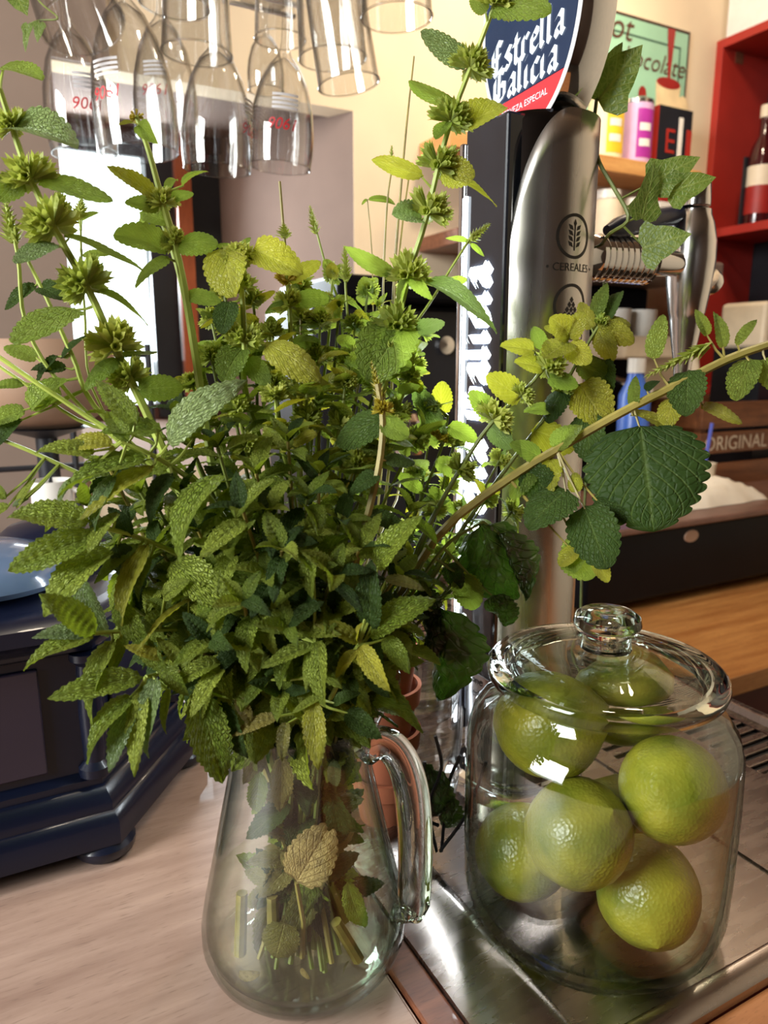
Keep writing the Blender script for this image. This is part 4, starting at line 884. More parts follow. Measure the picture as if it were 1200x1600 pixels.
def lime_mesh(seed):
    r = random.Random(seed); prof = []
    for i in range(33):
        th = math.pi*i/32; ra = math.sin(th)*(1-.05*math.cos(th)); z = -math.cos(th)*1.08
        if i < 5: z -= (.06*(1-i/5)**2)
        if i > 28: z += .10*((i-28)/4)**2
        prof.append((max(ra, .0), z))
    mb = MB().lathe(prof, 32)
    out = []
    for p in mb.v:
        p = Vector(p); p *= 1+.035*noise.noise(p*1.3+Vector((seed*7,0,0)))+.012*noise.noise(p*4+Vector((0,seed*3,0))); out.append(tuple(p*.0285))
    mb.v = out; return mb.mesh('lime')
LMS = [lime_mesh(k) for k in range(3)]
for m_ in LMS: m_.materials.append(M_lime)
scar = MB().lathe([(0, .0005), (.0022, .0008), (.003, .0002), (.0036, -.0008)], 12).mesh('stem_scar'); scar.materials.append(M_scar)
limes = [('plump yellow-green lime in the middle front of the jar', (893,1305,.382), (35,20,10)), ('lime at the upper left under the jar shoulder, with a brown mark', (842,1172,.408), (80,10,60)),
         ('lime at the upper right of the jar leaning on the glass', (1035,1222,.405), (20,-60,30)), ('dark green lime low on the right of the jar', (1005,1408,.428), (110,25,0)),
         ('dark bluish lime behind the middle one at the left jar wall', (815,1330,.455), (60,0,20)),
         ('topmost lime seen through the lid of the jar', (968,1085,.43), (70,0,90)), ('lime at the back of the jar behind the low right one', (960,1310,.475), (0,40,70))]
LIMEC = []
for lab, pp, rt in limes:
    c = P(*pp); LIMEC.append(c)
# relax the pile so limes touch without overlapping and stay inside the jar
RL = .0290
for it in range(300):
    for i in range(len(LIMEC)):
        for j in range(i):
            d = LIMEC[i]-LIMEC[j]; L_ = d.length
            if L_ < 2*RL:
                q = d.normalized()*(2*RL-L_)*.5; LIMEC[i] = LIMEC[i]+q; LIMEC[j] = LIMEC[j]-q
    for i, c in enumerate(LIMEC):
        h = Vector((c.x-JAR.x, c.y-JAR.y, 0)); mr_ = .0748-RL if c.z < JAR.z+.105 else .066-RL
        if h.length > mr_: h = h.normalized()*mr_
        LIMEC[i] = Vector((JAR.x+h.x, JAR.y+h.y, min(max(c.z, JAR.z+.0085+RL), JAR.z+.164-RL)))
for k, (lab, pp, rt) in enumerate(limes):
    o = thing('lime', lab, 'lime', LIMEC[k], 0, 'limes in the glass jar'); o.rotation_euler = [R_(x) for x in rt]
    link('peel', LMS[k % 3], None, o); link('stem_scar', scar, None, o, (0, 0, -.0313), (math.pi, 0, 0))

# ------------------------------------------------------------------ beer tap tower
TC = Vector((.1045, .545, .004))
tap = thing('beer_tap', 'tall steel beer tap column with glowing white lettering and oval badge', 'beer tap', TC, ROT)
# local frame: x = U (faucet side), y = V ; front faces -x, camera side -y
TH = .486
TR = .0365
MB().lathe([(0, 0), (.056, 0), (.056, .006), (.050, .012), (TR+.002, .014), (TR+.002, .02)], 48).build('base_flange', M_chrome, tap)
MB().lathe([(TR, .015), (TR, TH), (TR-.004, TH+.006), (0, TH+.006)], 64).build('column', pbr('dark_chrome', (.05,.052,.06), .1, 1, var=.1, scale=5), tap)
# flat lit front panel facing -x
M_panel = pbr('front_panel', (.012,.014,.02), .1, var=.2, coat=.6)
MB().box(-TR-.004, -TR+.012, -.0215, .026, .10, TH+.004).build('front_panel', M_panel, tap, bevel=.002, smooth=False)
for s_ in (1,):
    MB().box(-TR-.006, -TR+.008, s_*.0285-.0025, s_*.0285+.0025, .04, TH-.005).build('panel_edge', M_chrome, tap, bevel=.001, smooth=False)
MB().box(-TR-.0063, -TR-.004, .0215, .0228, .05, TH-.04).build('light_line', M_ledline, tap, smooth=False)
# lettering runs upward: x_text -> +z, y_text(up of letters) -> +y (V)  (mirrored so it reads from the front)
me, wd = blackletter('Estrella Galicia', .0215, .14)
map_mesh(me, lambda c: Vector((-TR-.0052, .016-(0) + (c.y-.0215*.0)*-0 + (-.022) + c.y*1.0, c.x)))
zmid = .40-wd/2
for v_ in me.vertices: v_.co.z += zmid
led = link('lettering', me, M_led, tap)
# brushed cover: angular range in local frame; camera direction
camdir = math.atan2((Matrix.Rotation(-ROT,3,'Z') @ (CAM-TC)).y, (Matrix.Rotation(-ROT,3,'Z') @ (CAM-TC)).x)
a0 = camdir-R_(26); a1 = camdir+R_(175)      # counter-clockwise = to the right seen from the camera
def cover():
    mb = MB(); na, nz_ = 48, 24; vs = []; fs = []
    rr = TR+.0028
    for i in range(na+1):
        a = a0+(a1-a0)*i/na
        q = min(1, (a-a0)/R_(58)); top = TH-.115+.12*math.sqrt(max(0, 1-(1-q)**2)) 
        for j in range(nz_+1):
            z = .02+(top-.02)*j/nz_; vs.append((rr*math.cos(a), rr*math.sin(a), z))
    k = nz_+1
    for i in range(na):
        for j in range(nz_): fs.append((i*k+j, (i+1)*k+j, (i+1)*k+j+1, i*k+j+1))
    mb.add(vs, fs); me_ = mb.mesh('cover')
    return me_
cv = link('steel_cover', cover(), M_steel, tap); sm_ = cv.modifiers.new('thickness', 'SOLIDIFY'); sm_.thickness = .0025; sm_.offset = 1
RC = TR+.0028+.0027
def wrapc(ac, zc):
    return lambda c: Vector(((RC+c.z)*math.cos(ac+c.x/RC), (RC+c.z)*math.sin(ac+c.x/RC), zc+c.y))
aI = camdir+R_(40)
def ringmesh(r0, r1, n=48):
    mb = MB(); vs = []; fs = []
    for i in range(n):
        a = 2*math.pi*i/n; vs += [(r0*math.cos(a), r0*math.sin(a), 0), (r1*math.cos(a), r1*math.sin(a), 0)]
    for i in range(n): j = (i+1) % n; fs.append((2*i, 2*j, 2*j+1, 2*i+1))
    me = bpy.data.meshes.new('icon_ring'); me.from_pydata(vs, [], fs); return me
def polymesh(name, polys):
    mb = MB()
    for p in polys: mb.add([(x, y, 0) for x, y in p], [tuple(range(len(p)))])
    me = bpy.data.meshes.new(name); me.from_pydata(mb.v, [], mb.f); return me
def dia(x, y, w_, h_, ang):
    c_, s_ = math.cos(ang), math.sin(ang); return [(x+a*c_-b*s_, y+a*s_+b*c_) for a, b in [(0,-h_), (w_,0), (0,h_), (-w_,0)]]
zI1 = .34+ (P(893,378,.505).z-.34) - TC.z; zI2 = P(883,480,.505).z-TC.z
link('icon_ring', map_mesh(ringmesh(.0122, .0142), wrapc(aI, zI1)), M_ink, tap)
wh = [[(-.0005,-.009),(.0005,-.009),(.0005,.007),(-.0005,.007)]]+[dia(s_*.0032, -.005+k*.0035, .0013, .0028, -s_*.8) for k in range(4) for s_ in (-1,1)]+[dia(0,.008,.0013,.0028,0)]
link('wheat_icon', map_mesh(polymesh('wheat_icon', wh), wrapc(aI, zI1)), M_ink, tap)
link('icon_ring', map_mesh(ringmesh(.0122, .0142), wrapc(aI, zI2)), M_ink, tap)
hop = [dia((k-(n_-1)/2)*.0034, .007-n_*.0032, .0016, .0022, 0) for n_ in range(1, 5) for k in range(n_)]
link('hop_icon', map_mesh(polymesh('hop_icon', hop), wrapc(aI, zI2)), M_ink, tap)
link('cover_text', map_mesh(refine(text_mesh('• CEREALES •', .0072), .003), wrapc(aI, P(888,424,.505).z-TC.z-.002)), M_ink, tap)
link('cover_text', map_mesh(refine(text_mesh('LÚPULO', .0072), .003), wrapc(aI, zI2-.0225)), M_ink, tap)
# silver plate with small print low on the front
M_plate = pbr('silver_plate', (.75,.74,.76), .25, 1, var=.05)
ap = camdir-R_(48)
RP = TR+.001
pm = MB().lathe([(RP, .028), (RP+.0015, .03), (RP+.0015, .19), (RP, .192)], 20, a0=camdir-R_(80), a1=camdir-R_(27)); pm.build('print_plate', M_plate, tap)
RC2 = RP+.0018
for k, s in enumerate(['ro v', 'os', 'den', 'tury', 'one', 'lerle']):
    link('small_print', map_mesh(refine(text_mesh(s, .0085), .003), lambda c, k=k: Vector((RC2*math.cos(ap+c.x/RC2), RC2*math.sin(ap+c.x/RC2), .134-k*.0105+c.y))), M_ink, tap)
MB().lathe([(0,.0015),(.0028,.0012),(.003,0)], 14, M=Matrix.Rotation(math.pi/2, 3, 'Y')).build('screw', M_chrome, tap, (RC2*math.cos(ap-.25), RC2*math.sin(ap-.25), .17), (0, 0, ap-.25))
# oval badge on top, facing -x
BZ = .560; BRy, BRz, BT = .0515, .076, .028
def oval(ry, rz, x0, x1, n=64):
    mb = MB(); vs = [(x0, ry*math.cos(2*math.pi*i/n), rz*math.sin(2*math.pi*i/n)) for i in range(n)]+[(x1, ry*math.cos(2*math.pi*i/n), rz*math.sin(2*math.pi*i/n)) for i in range(n)]
    return mb.add(vs, [tuple(range(n)), tuple(range(2*n-1, n-1, -1))]+[(i, n+i, n+(i+1)%n, (i+1)%n) for i in range(n)])
BX = -.010
bdg = oval(BRy, BRz, BX, BX+BT).build('badge', M_chrome, tap, (0, 0, BZ), bevel=.0012)
M_bblue = pbr('badge_blue', s2l(22,34,56), .25, var=.15, emit=s2l(60,90,130), es=.25)
M_bred = pbr('badge_red', s2l(190,50,56), .3, var=.08, emit=s2l(200,60,70), es=.35)
M_bwhite = emis('badge_white', (.9,.96,1), 1.6)
M_brim = emis('badge_rim', (1,.98,.95), 1.2)
def flat_oval(ry, rz, x, cut=None, keep_low=False, slope=.12, n=64):
    pts = []
    for i in range(n):
        a = 2*math.pi*i/n; y, z = ry*math.cos(a), rz*math.sin(a)
        if cut is not None:
            zl = cut - slope*y      # +y (V) is the far/left side seen from the front, so the band rises to the right
            z = min(z, zl) if keep_low else max(z, zl)
        pts.append((x, y, z))
    me = bpy.data.meshes.new('face'); me.from_pydata(pts, [], [tuple(range(n))]); return me
def oval_ring(ry, rz, wdt, x, n=72):
    vs = []; fs = []
    for i in range(n):
        a = 2*math.pi*i/n; vs += [(x, (ry-wdt)*math.cos(a), (rz-wdt)*math.sin(a)), (x, ry*math.cos(a), rz*math.sin(a))]
    for i in range(n): j = (i+1)%n; fs.append((2*i, 2*j, 2*j+1, 2*i+1))
    me = bpy.data.meshes.new('badge_rim'); me.from_pydata(vs, [], fs); return me
link('badge_face', flat_oval(BRy-.003, BRz-.003, BX-.0008, -.048, slope=.06), M_bblue, bdg)
link('badge_band', flat_oval(BRy-.003, BRz-.003, BX-.0008, -.0485, True, slope=.06), M_bred, bdg)
link('badge_rim', oval_ring(BRy, BRz, .003, BX-.0008), M_brim, bdg)
def on_badge(me, yc, zc, slope=.12, x=BX-.0014):
    # text x -> -y (seen from -x side, right is -V), text y -> z
    return map_mesh(me, lambda c: Vector((x, yc-c.x, zc+c.y+slope*(c.x))))
t1, w1 = blackletter('Estrella', .0138, .115); link('badge_lettering', on_badge(t1, .0, -.028, .06), M_bwhite, bdg)
t2, w2 = blackletter('Galicia', .0138, .115); link('badge_lettering', on_badge(t2, .001, -.0465, .06), M_bwhite, bdg)
link('badge_small_text', on_badge(text_mesh('CERVEZA ESPECIAL', .0058), .002, -.0585, .06), M_bwhite, bdg)
# faucet
fa = thing('tap_faucet', 'chrome beer faucet with knurled collar and dark blue lever right of the column', 'faucet', (0,0,0))
FP = P(1080, 400, .585)
Z_ = Vector((0,0,1))
ax = (FP - (TC+Vector((0,0,FP.z-TC.z)))); ax.z = 0; axn = ax.normalized()
fa.location = TC+axn*(TR+.004)+Vector((0,0,FP.z-TC.z-.007))
ql = (FP-fa.location).length
seg = []
def alongM(): return axn.to_track_quat('Z', 'Y').to_matrix()
pr = [(.0, 0), (.0165, 0), (.0165, .010), (.0170, .012)]
z = .012
for k in range(9): pr += [(.0170, z), (.0170, z+.0034), (.0161, z+.0038), (.0161, z+.0050), (.0170, z+.0054)]; z += .0058
pr += [(.0175, z+.002), (.0105, z+.005), (.0095, ql-.01), (0, ql-.01)]
MB().lathe(pr, 36, M=alongM()).build('collar', M_chrome, fa)
body = [(0, .036), (.009, .036), (.0125, .034), (.013, .030), (.0155, .024), (.0185, .010), (.0188, -.004), (.0172, -.022), (.014, -.044), (.0132, -.046), (.0128, -.050), (.0105, -.066), (.0072, -.084), (.0058, -.100), (.0055, -.124), (.0042, -.124), (.0042, -.11), (0, -.11)]
MB().lathe(body, 36).build('body', M_silver, fa, FP-fa.location)
MB().lathe([(0, .057), (.008, .057), (.0105, .054), (.0115, .040), (.0115, .037), (0, .037)], 28).build('cap', M_silver, fa, FP-fa.location)
lv0 = P(1062, 345, .583); lv1 = P(950, 368, .56)
MB().tube(smooth_path([P(1075,332,.585)-fa.location, P(1062,336,.580)-fa.location, P(1010,345,.556)-fa.location, P(948,360,.53)-fa.location], 14), [.0055,.0055,.006,.0065,.007,.0075,.008,.0083,.0085,.0086,.0086,.0082,.007,.0035], 14).build('lever', pbr('lever_blue', s2l(36,46,84), .35, var=.1), fa)
kb = P(1118, 430, .60)
MB().lathe([(0, 0), (.010, 0), (.0105, .004), (.009, .008), (0, .0085)], 24, M=((kb-FP).normalized()).to_track_quat('Z','Y').to_matrix()).build('knob', M_silver, fa, FP.lerp(kb, .72)-fa.location+Vector((0,0,-.008)))

# ------------------------------------------------------------------ black box with mouldings at the left
B_ = atz(192, 1345); C_ = atz(322, 1178)
ub, vb = uv_(B_); uc, vc = uv_(C_)
def inset(poly, d):
    n = len(poly); out = []
    for i in range(n):
        p0, p1, p2 = (Vector(poly[(i-1) % n]), Vector(poly[i]), Vector(poly[(i+1) % n]))
        e1 = (p1-p0).normalized(); e2 = (p2-p1).normalized(); n1 = Vector((-e1.y, e1.x)); n2 = Vector((-e2.y, e2.x))
        bis = (n1+n2); bis = bis/max(.2, bis.dot(n1)); out.append(tuple(p1+bis*d))
    return out
foot_poly = [(ub-.40, vb), (ub, vb), (uc, vc), (uc-.07, vc+.10), (ub-.33, vc+.10), (ub-.40-(uc-ub), vc)]
box = thing('black_box', 'glossy navy-black box with stepped classical mouldings at the left of the counter', 'box', (0,0,0), ROT)
def stack(levels, name, mat):
    mb = MB(); n = len(foot_poly); vs = []; fs = []
    for (ins, z) in levels: vs += [(x, y, z) for x, y in inset(foot_poly, ins)]
    for k in range(len(levels)-1):
        for i in range(n): fs.append((k*n+i, k*n+(i+1) % n, (k+1)*n+(i+1) % n, (k+1)*n+i))
    fs += [tuple(range(n-1,-1,-1)), tuple(range((len(levels)-1)*n, len(levels)*n))]
    return mb.add(vs, fs).build(name, mat, box, smooth=True)
stack([(.006, .012), (.0, .014), (.0, .030), (.004, .036), (.006, .037), (.006, .043), (.012, .052), (.015, .053), (.015, .058), (.021, .062)], 'base_moulding', M_navy)
stack([(.021, .060), (.021, .150)], 'body', M_navy)
stack([(.021, .148), (.014, .152), (.012, .158), (.004, .164), (-.001, .166), (-.001, .176), (.003, .180), (.010, .182)], 'top_moulding', M_navy)
stack([(.012, .180), (.030, .186), (.05, .190)], 'lid', M_navy)
for i in range(len(foot_poly)):
    x, y = inset(foot_poly, .018)[i]
    MB().lathe([(0, 0), (.016, 0), (.020, .004), (.021, .010), (.017, .015), (0, .015)], 20).build('foot', M_navy, box, (x, y, 0))
# raised panel on the front and chamfer faces
def face_panel(p, q, z0, z1, m0, name, mat):
    p, q = Vector(p), Vector(q); e_ = (q-p).normalized(); n_ = Vector((e_.y, -e_.x)); a = p+e_*m0; b = q-e_*m0; t_ = .003
    c = [a, b, b+n_*t_, a+n_*t_]; MB().prism([tuple(x) for x in c], z0, z1).build(name, mat, box, smooth=False, bevel=.001)
ip = inset(foot_poly, .021)
M_pan = pbr('plum_panel', s2l(46,38,56), .3, var=.15, scale=6, coat=.3)
face_panel(ip[0], ip[1], .068, .142, .030, 'panel', M_pan); face_panel(ip[1], ip[2], .068, .142, .022, 'panel', M_navy)
for i in (1, 2):
    x, y = ip[i]; MB().lathe([(0, .06), (.011, .06), (.011, .066), (.007, .070), (.008, .105), (.007, .140), (.011, .144), (.011, .149), (0, .149)], 16).build('corner_post', M_navy, box, (x, y, 0))
# things on / behind the box
pc = P(-22, 872, .50); tag(MB().lathe([(0, .0), (.05, 0), (.053, .004), (.051, .012), (.038, .022), (.018, .028), (0, .029)], 40).build('dish', pbr('blue_grey_dish', s2l(90,110,140), .15, coat=.5), None, (pc.x, pc.y, .190)), 'blue-grey shiny dish lying on top of the black box', 'dish')
pc = P(62, 850, .56); dome = thing('dark_dome_lid', 'round dark glossy lid on the black box below the mint leaves', 'lid', (pc.x+.01, pc.y, .190))
MB().lathe([(.045, 0), (.047, .004), (.043, .016), (.030, .027), (.012, .033), (0, .034)], 40).build('dome', M_navy, dome); MB().lathe([(0, .033), (.006, .034), (.008, .040), (.005, .044), (0, .045)], 20).build('knob', M_navy, dome)
# wire rack, mug, bowl far left
rk = thing('wire_rack', 'black wire rack with a pale post standing behind the box at the far left', 'rack', P(25, 1000, 1.06)*1)
rk.location.z = 0; rk.rotation_euler = (0, 0, ROT)
for k, (du, hh) in enumerate([(-.01, .36), (.10, .36), (.21, .36), (-.12, .36)]): MB().tube([(du, 0, 0), (du, 0, hh)], .0045, 8).build('upright', M_dark, rk)
for z in (.03, .19, .345): MB().tube([(-.12, 0, z), (.21, 0, z)], .004, 8).build('crossbar', M_dark, rk)
MB().box(-.040, -.020, -.012, .008, 0, .36).build('pale_post', M_white, rk, smooth=False)
pm_ = P(84, 790, .84); mug = thing('white_mug', 'white rounded ceramic mug glimpsed behind the mint at the far left', 'mug', (pm_.x, pm_.y, 0))
MB().lathe([(0, .0), (.03, 0), (.03, .01), (.01, .02), (.01, .12), (.022, .128), (0, .128)], 30).build('pedestal', M_dark, mug)
MB().lathe([(0, .129), (.012, .129), (.021, .14), (.023, .17), (.022, .205), (.02, .205), (.021, .17), (.018, .142), (0, .134)], 32).build('cup', M_white, mug)
MB().tube(smooth_path([Vector((.021, 0, .195)), Vector((.036, 0, .188)), Vector((.036, 0, .163)), Vector((.021, 0, .152))], 12), .003, 8).build('handle', M_white, mug)
pb_ = P(92, 600, .84); bowl = thing('tan_bowl', 'tan rounded clay bowl behind the stems below the left window', 'bowl', (pb_.x-.02, pb_.y, 0))
MB().lathe([(0, 0), (.05, 0), (.05, .01), (.012, .02), (.012, .25), (.05, .262), (0, .262)], 24).build('stand', M_dark, bowl)
MB().lathe([(0, .263), (.04, .263), (.075, .285), (.085, .315), (.08, .345), (.07, .36), (.066, .355), (.075, .34), (.07, .3), (0, .28)], 40).build('bowl_body', M_tan, bowl)
# dark appliance behind the bouquet
ca = atv(470, 400, 1.12); ua, va = uv_(ca)
apn = thing('coffee_machine', 'dark navy coffee machine behind the bouquet under the window recess', 'machine', (0,0,0), ROT)
MB().box(.42, .86, 1.0, 1.22, 0.0, .42).build('body', M_dark, apn, bevel=.01, smooth=False)
MB().box(.44, .84, .96, 1.2, .42, .455).build('top_tray', M_black, apn, bevel=.006, smooth=False)
MB().box(.45, .83, .93, 1.0, .02, .05).build('drip_grid', M_steel, apn, bevel=.003, smooth=False)
for k in range(2): MB().lathe([(0, .20), (.026, .20), (.03, .21), (.03, .25), (.02, .26), (0, .26)], 20).build('brew_head', M_chrome, apn, (.55+.18*k, .96, 0))
for k in range(3): MB().lathe([(0, 0), (.012, 0), (.014, .006), (0, .008)], 16, M=Matrix.Rotation(math.pi/2, 3, 'X')).build('button', M_silver, apn, (.5+.07*k, 1.0, .36))
# terracotta pots and glass jars between jug and tap
pp_ = P(622, 1215, .52); 
def pot_mesh():
    return MB().lathe([(0, 0), (.017, 0), (.0225, .032), (.0252, .033), (.0262, .046), (.0235, .046), (.0225, .034), (.0155, .004), (0, .004)], 32)
pot0 = pot_mesh().mesh('terracotta_pot'); pot0.materials.append(M_terra)
potbase = atz(628, 1330)
for k, lab in enumerate(['lowest terracotta pot of the small nested stack behind the jug handle', 'second terracotta pot from below in the nested stack behind the jug', 'third terracotta pot from below in the nested stack behind the jug', 'topmost terracotta pot of the stack under the mint leaves']):
    o = link('terracotta_pot', pot0, None, None, (potbase.x-.012, potbase.y+.03, .0005+.0335*k)); o.rotation_euler = (0, 0, k); tag(o, lab, 'flower pot', 'nested terracotta pots')
gj = atz(690, 1330, .004)
for k, lab in enumerate(['lower clear glass tumbler behind the terracotta pots', 'upper clear glass tumbler stacked behind the terracotta pots']):
    o = MB().lathe([(0, 0), (.026, 0), (.030, .010), (.032, .03), (.030, .034), (.033, .05), (.034, .075), (.032, .075), (.031, .05), (.028, .034), (.029, .012), (.02, .006), (0, .006)], 32).build('glass_tumbler', M_barglass, None, (gj.x-.014, gj.y+.06, .0045+.076*k)); tag(o, lab, 'glass', 'stacked tumblers beside the tap')
# withered dark sprig lying beside the tap
wd_ = atz(690, 1370, .006)
ws = thing('withered_sprig', 'blackened withered sprig drooping between jug and tap base', 'wilted leaf', wd_)
for k, pts in enumerate([[(682,1330,.50),(670,1260,.485),(690,1200,.475),(680,1150,.47)], [(690,1330,.50),(700,1230,.485),(720,1180,.475)], [(688,1330,.50),(730,1270,.475),(760,1190,.47)], [(685,1290,.49),(655,1270,.485),(664,1190,.48)]]):
    MB().tube([P(*p)-wd_ for p in smooth_path([Vector(q) for q in pts], 10)], [.0012]*10, 5).build('twig', M_dark, ws)
for h in [(672,1200,.482,678,1310,.485,.7), (662,1190,.482,668,1280,.485,.5), (690,1240,.485,700,1320,.488,.8)]:
    b, tp = P(*h[:3]), P(*h[3:6]); put_leaf(ws, 'wilt', M_wilt, b, tp, CAM-b, h[6])

# ------------------------------------------------------------------ hanging bar glasses
RACKZ = .80
rack = thing('glass_rack', 'steel rack of rails overhead carrying the hanging beer glasses', 'rack', (0,0,RACKZ))
M_label = pbr('glass_print_white', s2l(226,222,224), .6, var=.03); M_redp = pbr('glass_print_red', s2l(200,30,40), .5, var=.05)
def goblet(label, px, py, d, w_, h_, tilt=(0,0), yaw=0, mark=True):
    """upside-down stemmed beer glass; (px,py) = rim centre, w_/h_ = rim diameter / bowl height in metres"""
    p = P(px, py, d); ro = w_/2; t = .0009
    g = thing('hanging_goblet', label, 'glass', p, 0, 'goblets hanging from the rack'); g.rotation_euler = (R_(tilt[0]), R_(tilt[1]), 0)
    out = [(ro, 0), (ro*1.05, h_*.12), (ro*1.06, h_*.3), (ro*.99, h_*.5), (ro*.80, h_*.72), (ro*.52, h_*.88), (ro*.25, h_*.97), (.006, h_*1.02)]
    inn = [(r-t if r > .01 else r*.3, z-(t if i > 4 else 0)) for i, (r, z) in enumerate(out)]
    MB().lathe(inn[::-1]+out, 48).build('bowl', M_barglass, g)
    top = max(h_*1.3, RACKZ-p.z-.004)
    MB().lathe([(.006, h_*1.01), (.0042, h_*1.1), (.0042, top-.02), (.008, top-.006), (.030, top-.002), (.031, top), (0, top)], 36).build('stem_and_foot', M_barglass, g)
    MB().tube([(ro*math.cos(a*.2094), ro*math.sin(a*.2094), 0) for a in range(31)], .0009, 6, cap=False).build('rim', M_barglass, g)
    if mark:
        a0_ = math.atan2((CAM-p).y, (CAM-p).x)+R_(yaw); 
        def wr(zc, flip=True):
            rr = ro*1.06+.0006; return lambda c: Vector((rr*math.cos(a0_-c.x/rr), rr*math.sin(a0_-c.x/rr), zc-c.y))
        link('red_number', map_mesh(refine(text_mesh('1906', .0165, .25), .004), wr(h_*.36)), M_redp, g)
        link('print_lines', map_mesh(refine(polymesh('print_lines', [[(-.014, -.024+k*.0042), (.014, -.024+k*.0042), (.014, -.0215+k*.0042), (-.014, -.0215+k*.0042)] for k in range(4)]), .004), wr(h_*.36)), M_label, g)
    cx = p
    for s_ in (-1, 1):
        q = Vector((p.x, p.y, RACKZ)); MB().box(-.05, .05, s_*.016-.003, s_*.016+.003, -.010, -.006).build('rail', M_steel, rack, (q.x, q.y, 0), (0,0,ROT), smooth=False)
    return g
def pint(label, px, py, d, w_, h_, tilt=(0,0), top_r=.8):
    p = P(px, py, d); ro = w_/2; t = .0013
    g = thing('hanging_beer_glass', label, 'glass', p, 0, 'straight beer glasses hanging from the rack'); g.rotation_euler = (R_(tilt[0]), R_(tilt[1]), 0)
    top = max(h_+.02, RACKZ-p.z-.004)
    out = [(ro, 0), (ro*(.5+.5*top_r), h_*.5), (ro*top_r, h_), (ro*top_r*.6, h_+.006)]
    MB().lathe([(0, h_-.004)]+[(r-t, z-(t if k > 1 else 0)) for k, (r, z) in enumerate(out[:3])][::-1]+out+[(.006, h_+.008), (.005, top-.008), (.028, top-.002), (.029, top), (0, top)], 48).build('body', M_barglass, g)
    MB().tube([(ro*math.cos(a*.2094), ro*math.sin(a*.2094), 0) for a in range(31)], .001, 6, cap=False).build('rim', M_barglass, g)
    for s_ in (-1, 1):
        MB().box(-.05, .05, s_*.016-.003, s_*.016+.003, -.010, -.006).build('rail', M_steel, rack, (p.x, p.y, 0), (0,0,ROT), smooth=False)
    return g
goblet('leftmost hanging goblet with a red number, upside down', 133, 240, .80, .068, .125, (0, -4), 18)
goblet('large goblet second from left in the lower row of hanging glasses', 218, 240, .76, .078, .145, (0, -3), -35)
goblet('third hanging goblet from left in the lower row', 340, 266, .80, .071, .122, (0, 2), 70)
goblet('goblet at the right end of the lower row of hanging glasses', 438, 262, .82, .067, .115, (0, 4), 5)
goblet('second large goblet just behind the second one from left', 262, 215, .88, .07, .13, (0, 0), -15)
goblet('small wine goblet hanging above the right end of the lower row', 416, 142, .98, .046, .07, (0, 0), 0, False)
pint('tilted beer glass cut by the top edge at the upper left', 130, 40, .66, .075, .14, (-12, -22))
pint('beer glass cut by the top edge above the large goblets', 272, 8, .66, .062, .12, (0, 4))
pint('stout beer glass hanging above the third goblet', 308, 84, .74, .070, .12, (0, 2))
pint('beer glass behind the clear stems in the upper middle', 438, 62, .78, .054, .12, (0, 0))
pint('tall straight beer glass hanging left of the cream wall', 520, 92, .76, .070, .15, (0, -3), .86)
pint('tall tilted beer glass hanging lowest at the right', 545, 132, .74, .062, .15, (0, -9), .9)
pint('beer glass at the right end, cut by the top edge', 620, 28, .70, .068, .12, (0, -2))
for a, b in (((60,-240,.7), (680,-240,.7)), ((60,-190,.9), (680,-190,.9))):
    pa, pb = P(*a), P(*b); pa.z = pb.z = RACKZ; MB().tube([pa-rack.location, pb-rack.location], .006, 10).build('bar', M_steel, rack)

# ------------------------------------------------------------------ back wall: poster, shelf, tins
VBW = VB
def wallpt(px, py, off=0): return atv(px, py, VBW-off)
pl, pr_ = wallpt(905, 40, .004), wallpt(1077, 55, .004)
ul, ur = uv_(pl)[0], uv_(pr_)[0]
zt = wallpt(1075, 52).z; zb = wallpt(1070, 205).z-.02
post = thing('wall_sign', 'mint-green vintage metal sign with cup of chocolate on the cream wall', 'sign', (0,0,0), ROT)
MB().box(ul, ur, VBW-.006, VBW-.001, zb, zt).build('plate', pbr('sign_mint', s2l(150,196,166), .5, var=.1, scale=9), post, smooth=False, bevel=.001)
M_brown = pbr('sign_brown', s2l(84,44,28), .6); M_sred = pbr('sign_red', s2l(150,34,28), .5); M_scream = pbr('sign_cream', s2l(232,206,160), .6); M_rust = pbr('sign_rust', s2l(70,48,36), .8, var=.4, scale=80)
W_ = ur-ul; H_ = zt-zb
fr_ = MB()
for (x0, x1, z0, z1) in ((0, W_, H_-.006, H_), (W_-.005, W_, 0, H_)): fr_.box(ul+x0, ul+x1, VBW-.0072, VBW-.006, zb+z0, zb+z1)
fr_.build('rusty_edge', M_rust, post, smooth=False)
fr_ = MB()
for (x0, x1, z0, z1) in ((.01, W_-.03, H_-.045, H_-.041), (W_-.034, W_-.03, .03, H_-.041), (.01, W_-.03, .03, .034)): fr_.box(ul+x0, ul+x1, VBW-.0072, VBW-.006, zb+z0, zb+z1)
fr_.build('border_line', pbr('sign_line', s2l(60,92,76), .6), post, smooth=False)
def on_wall(me, uc, zc, off): return map_mesh(me, lambda c: Vector((uc+c.x, VBW-off, zc+c.y)))
uH, zH = uv_(wallpt(950, 75))[0], wallpt(950, 58).z
link('sign_text', on_wall(text_mesh('Hot', .085, .25), uH, zH, .0075), M_brown, post)
uC, zC = uv_(wallpt(1012, 115))[0], wallpt(1030, 116).z
link('sign_text', on_wall(text_mesh('chocolate', .062, .3), uC, zC, .0075), M_brown, post)
uK, zK = uv_(wallpt(1040, 145))[0], wallpt(1040, 165).z
cup = [(uK-.045, zK+.05), (uK-.038, zK-.04), (uK-.015, zK-.055), (uK+.015, zK-.055), (uK+.038, zK-.04), (uK+.045, zK+.05)]
def sign_poly(name, poly, off, mat): 
    me = bpy.data.meshes.new(name); me.from_pydata([(x, VBW-off, z) for x, z in poly], [], [tuple(range(len(poly)))]); link(name, me, mat, post)
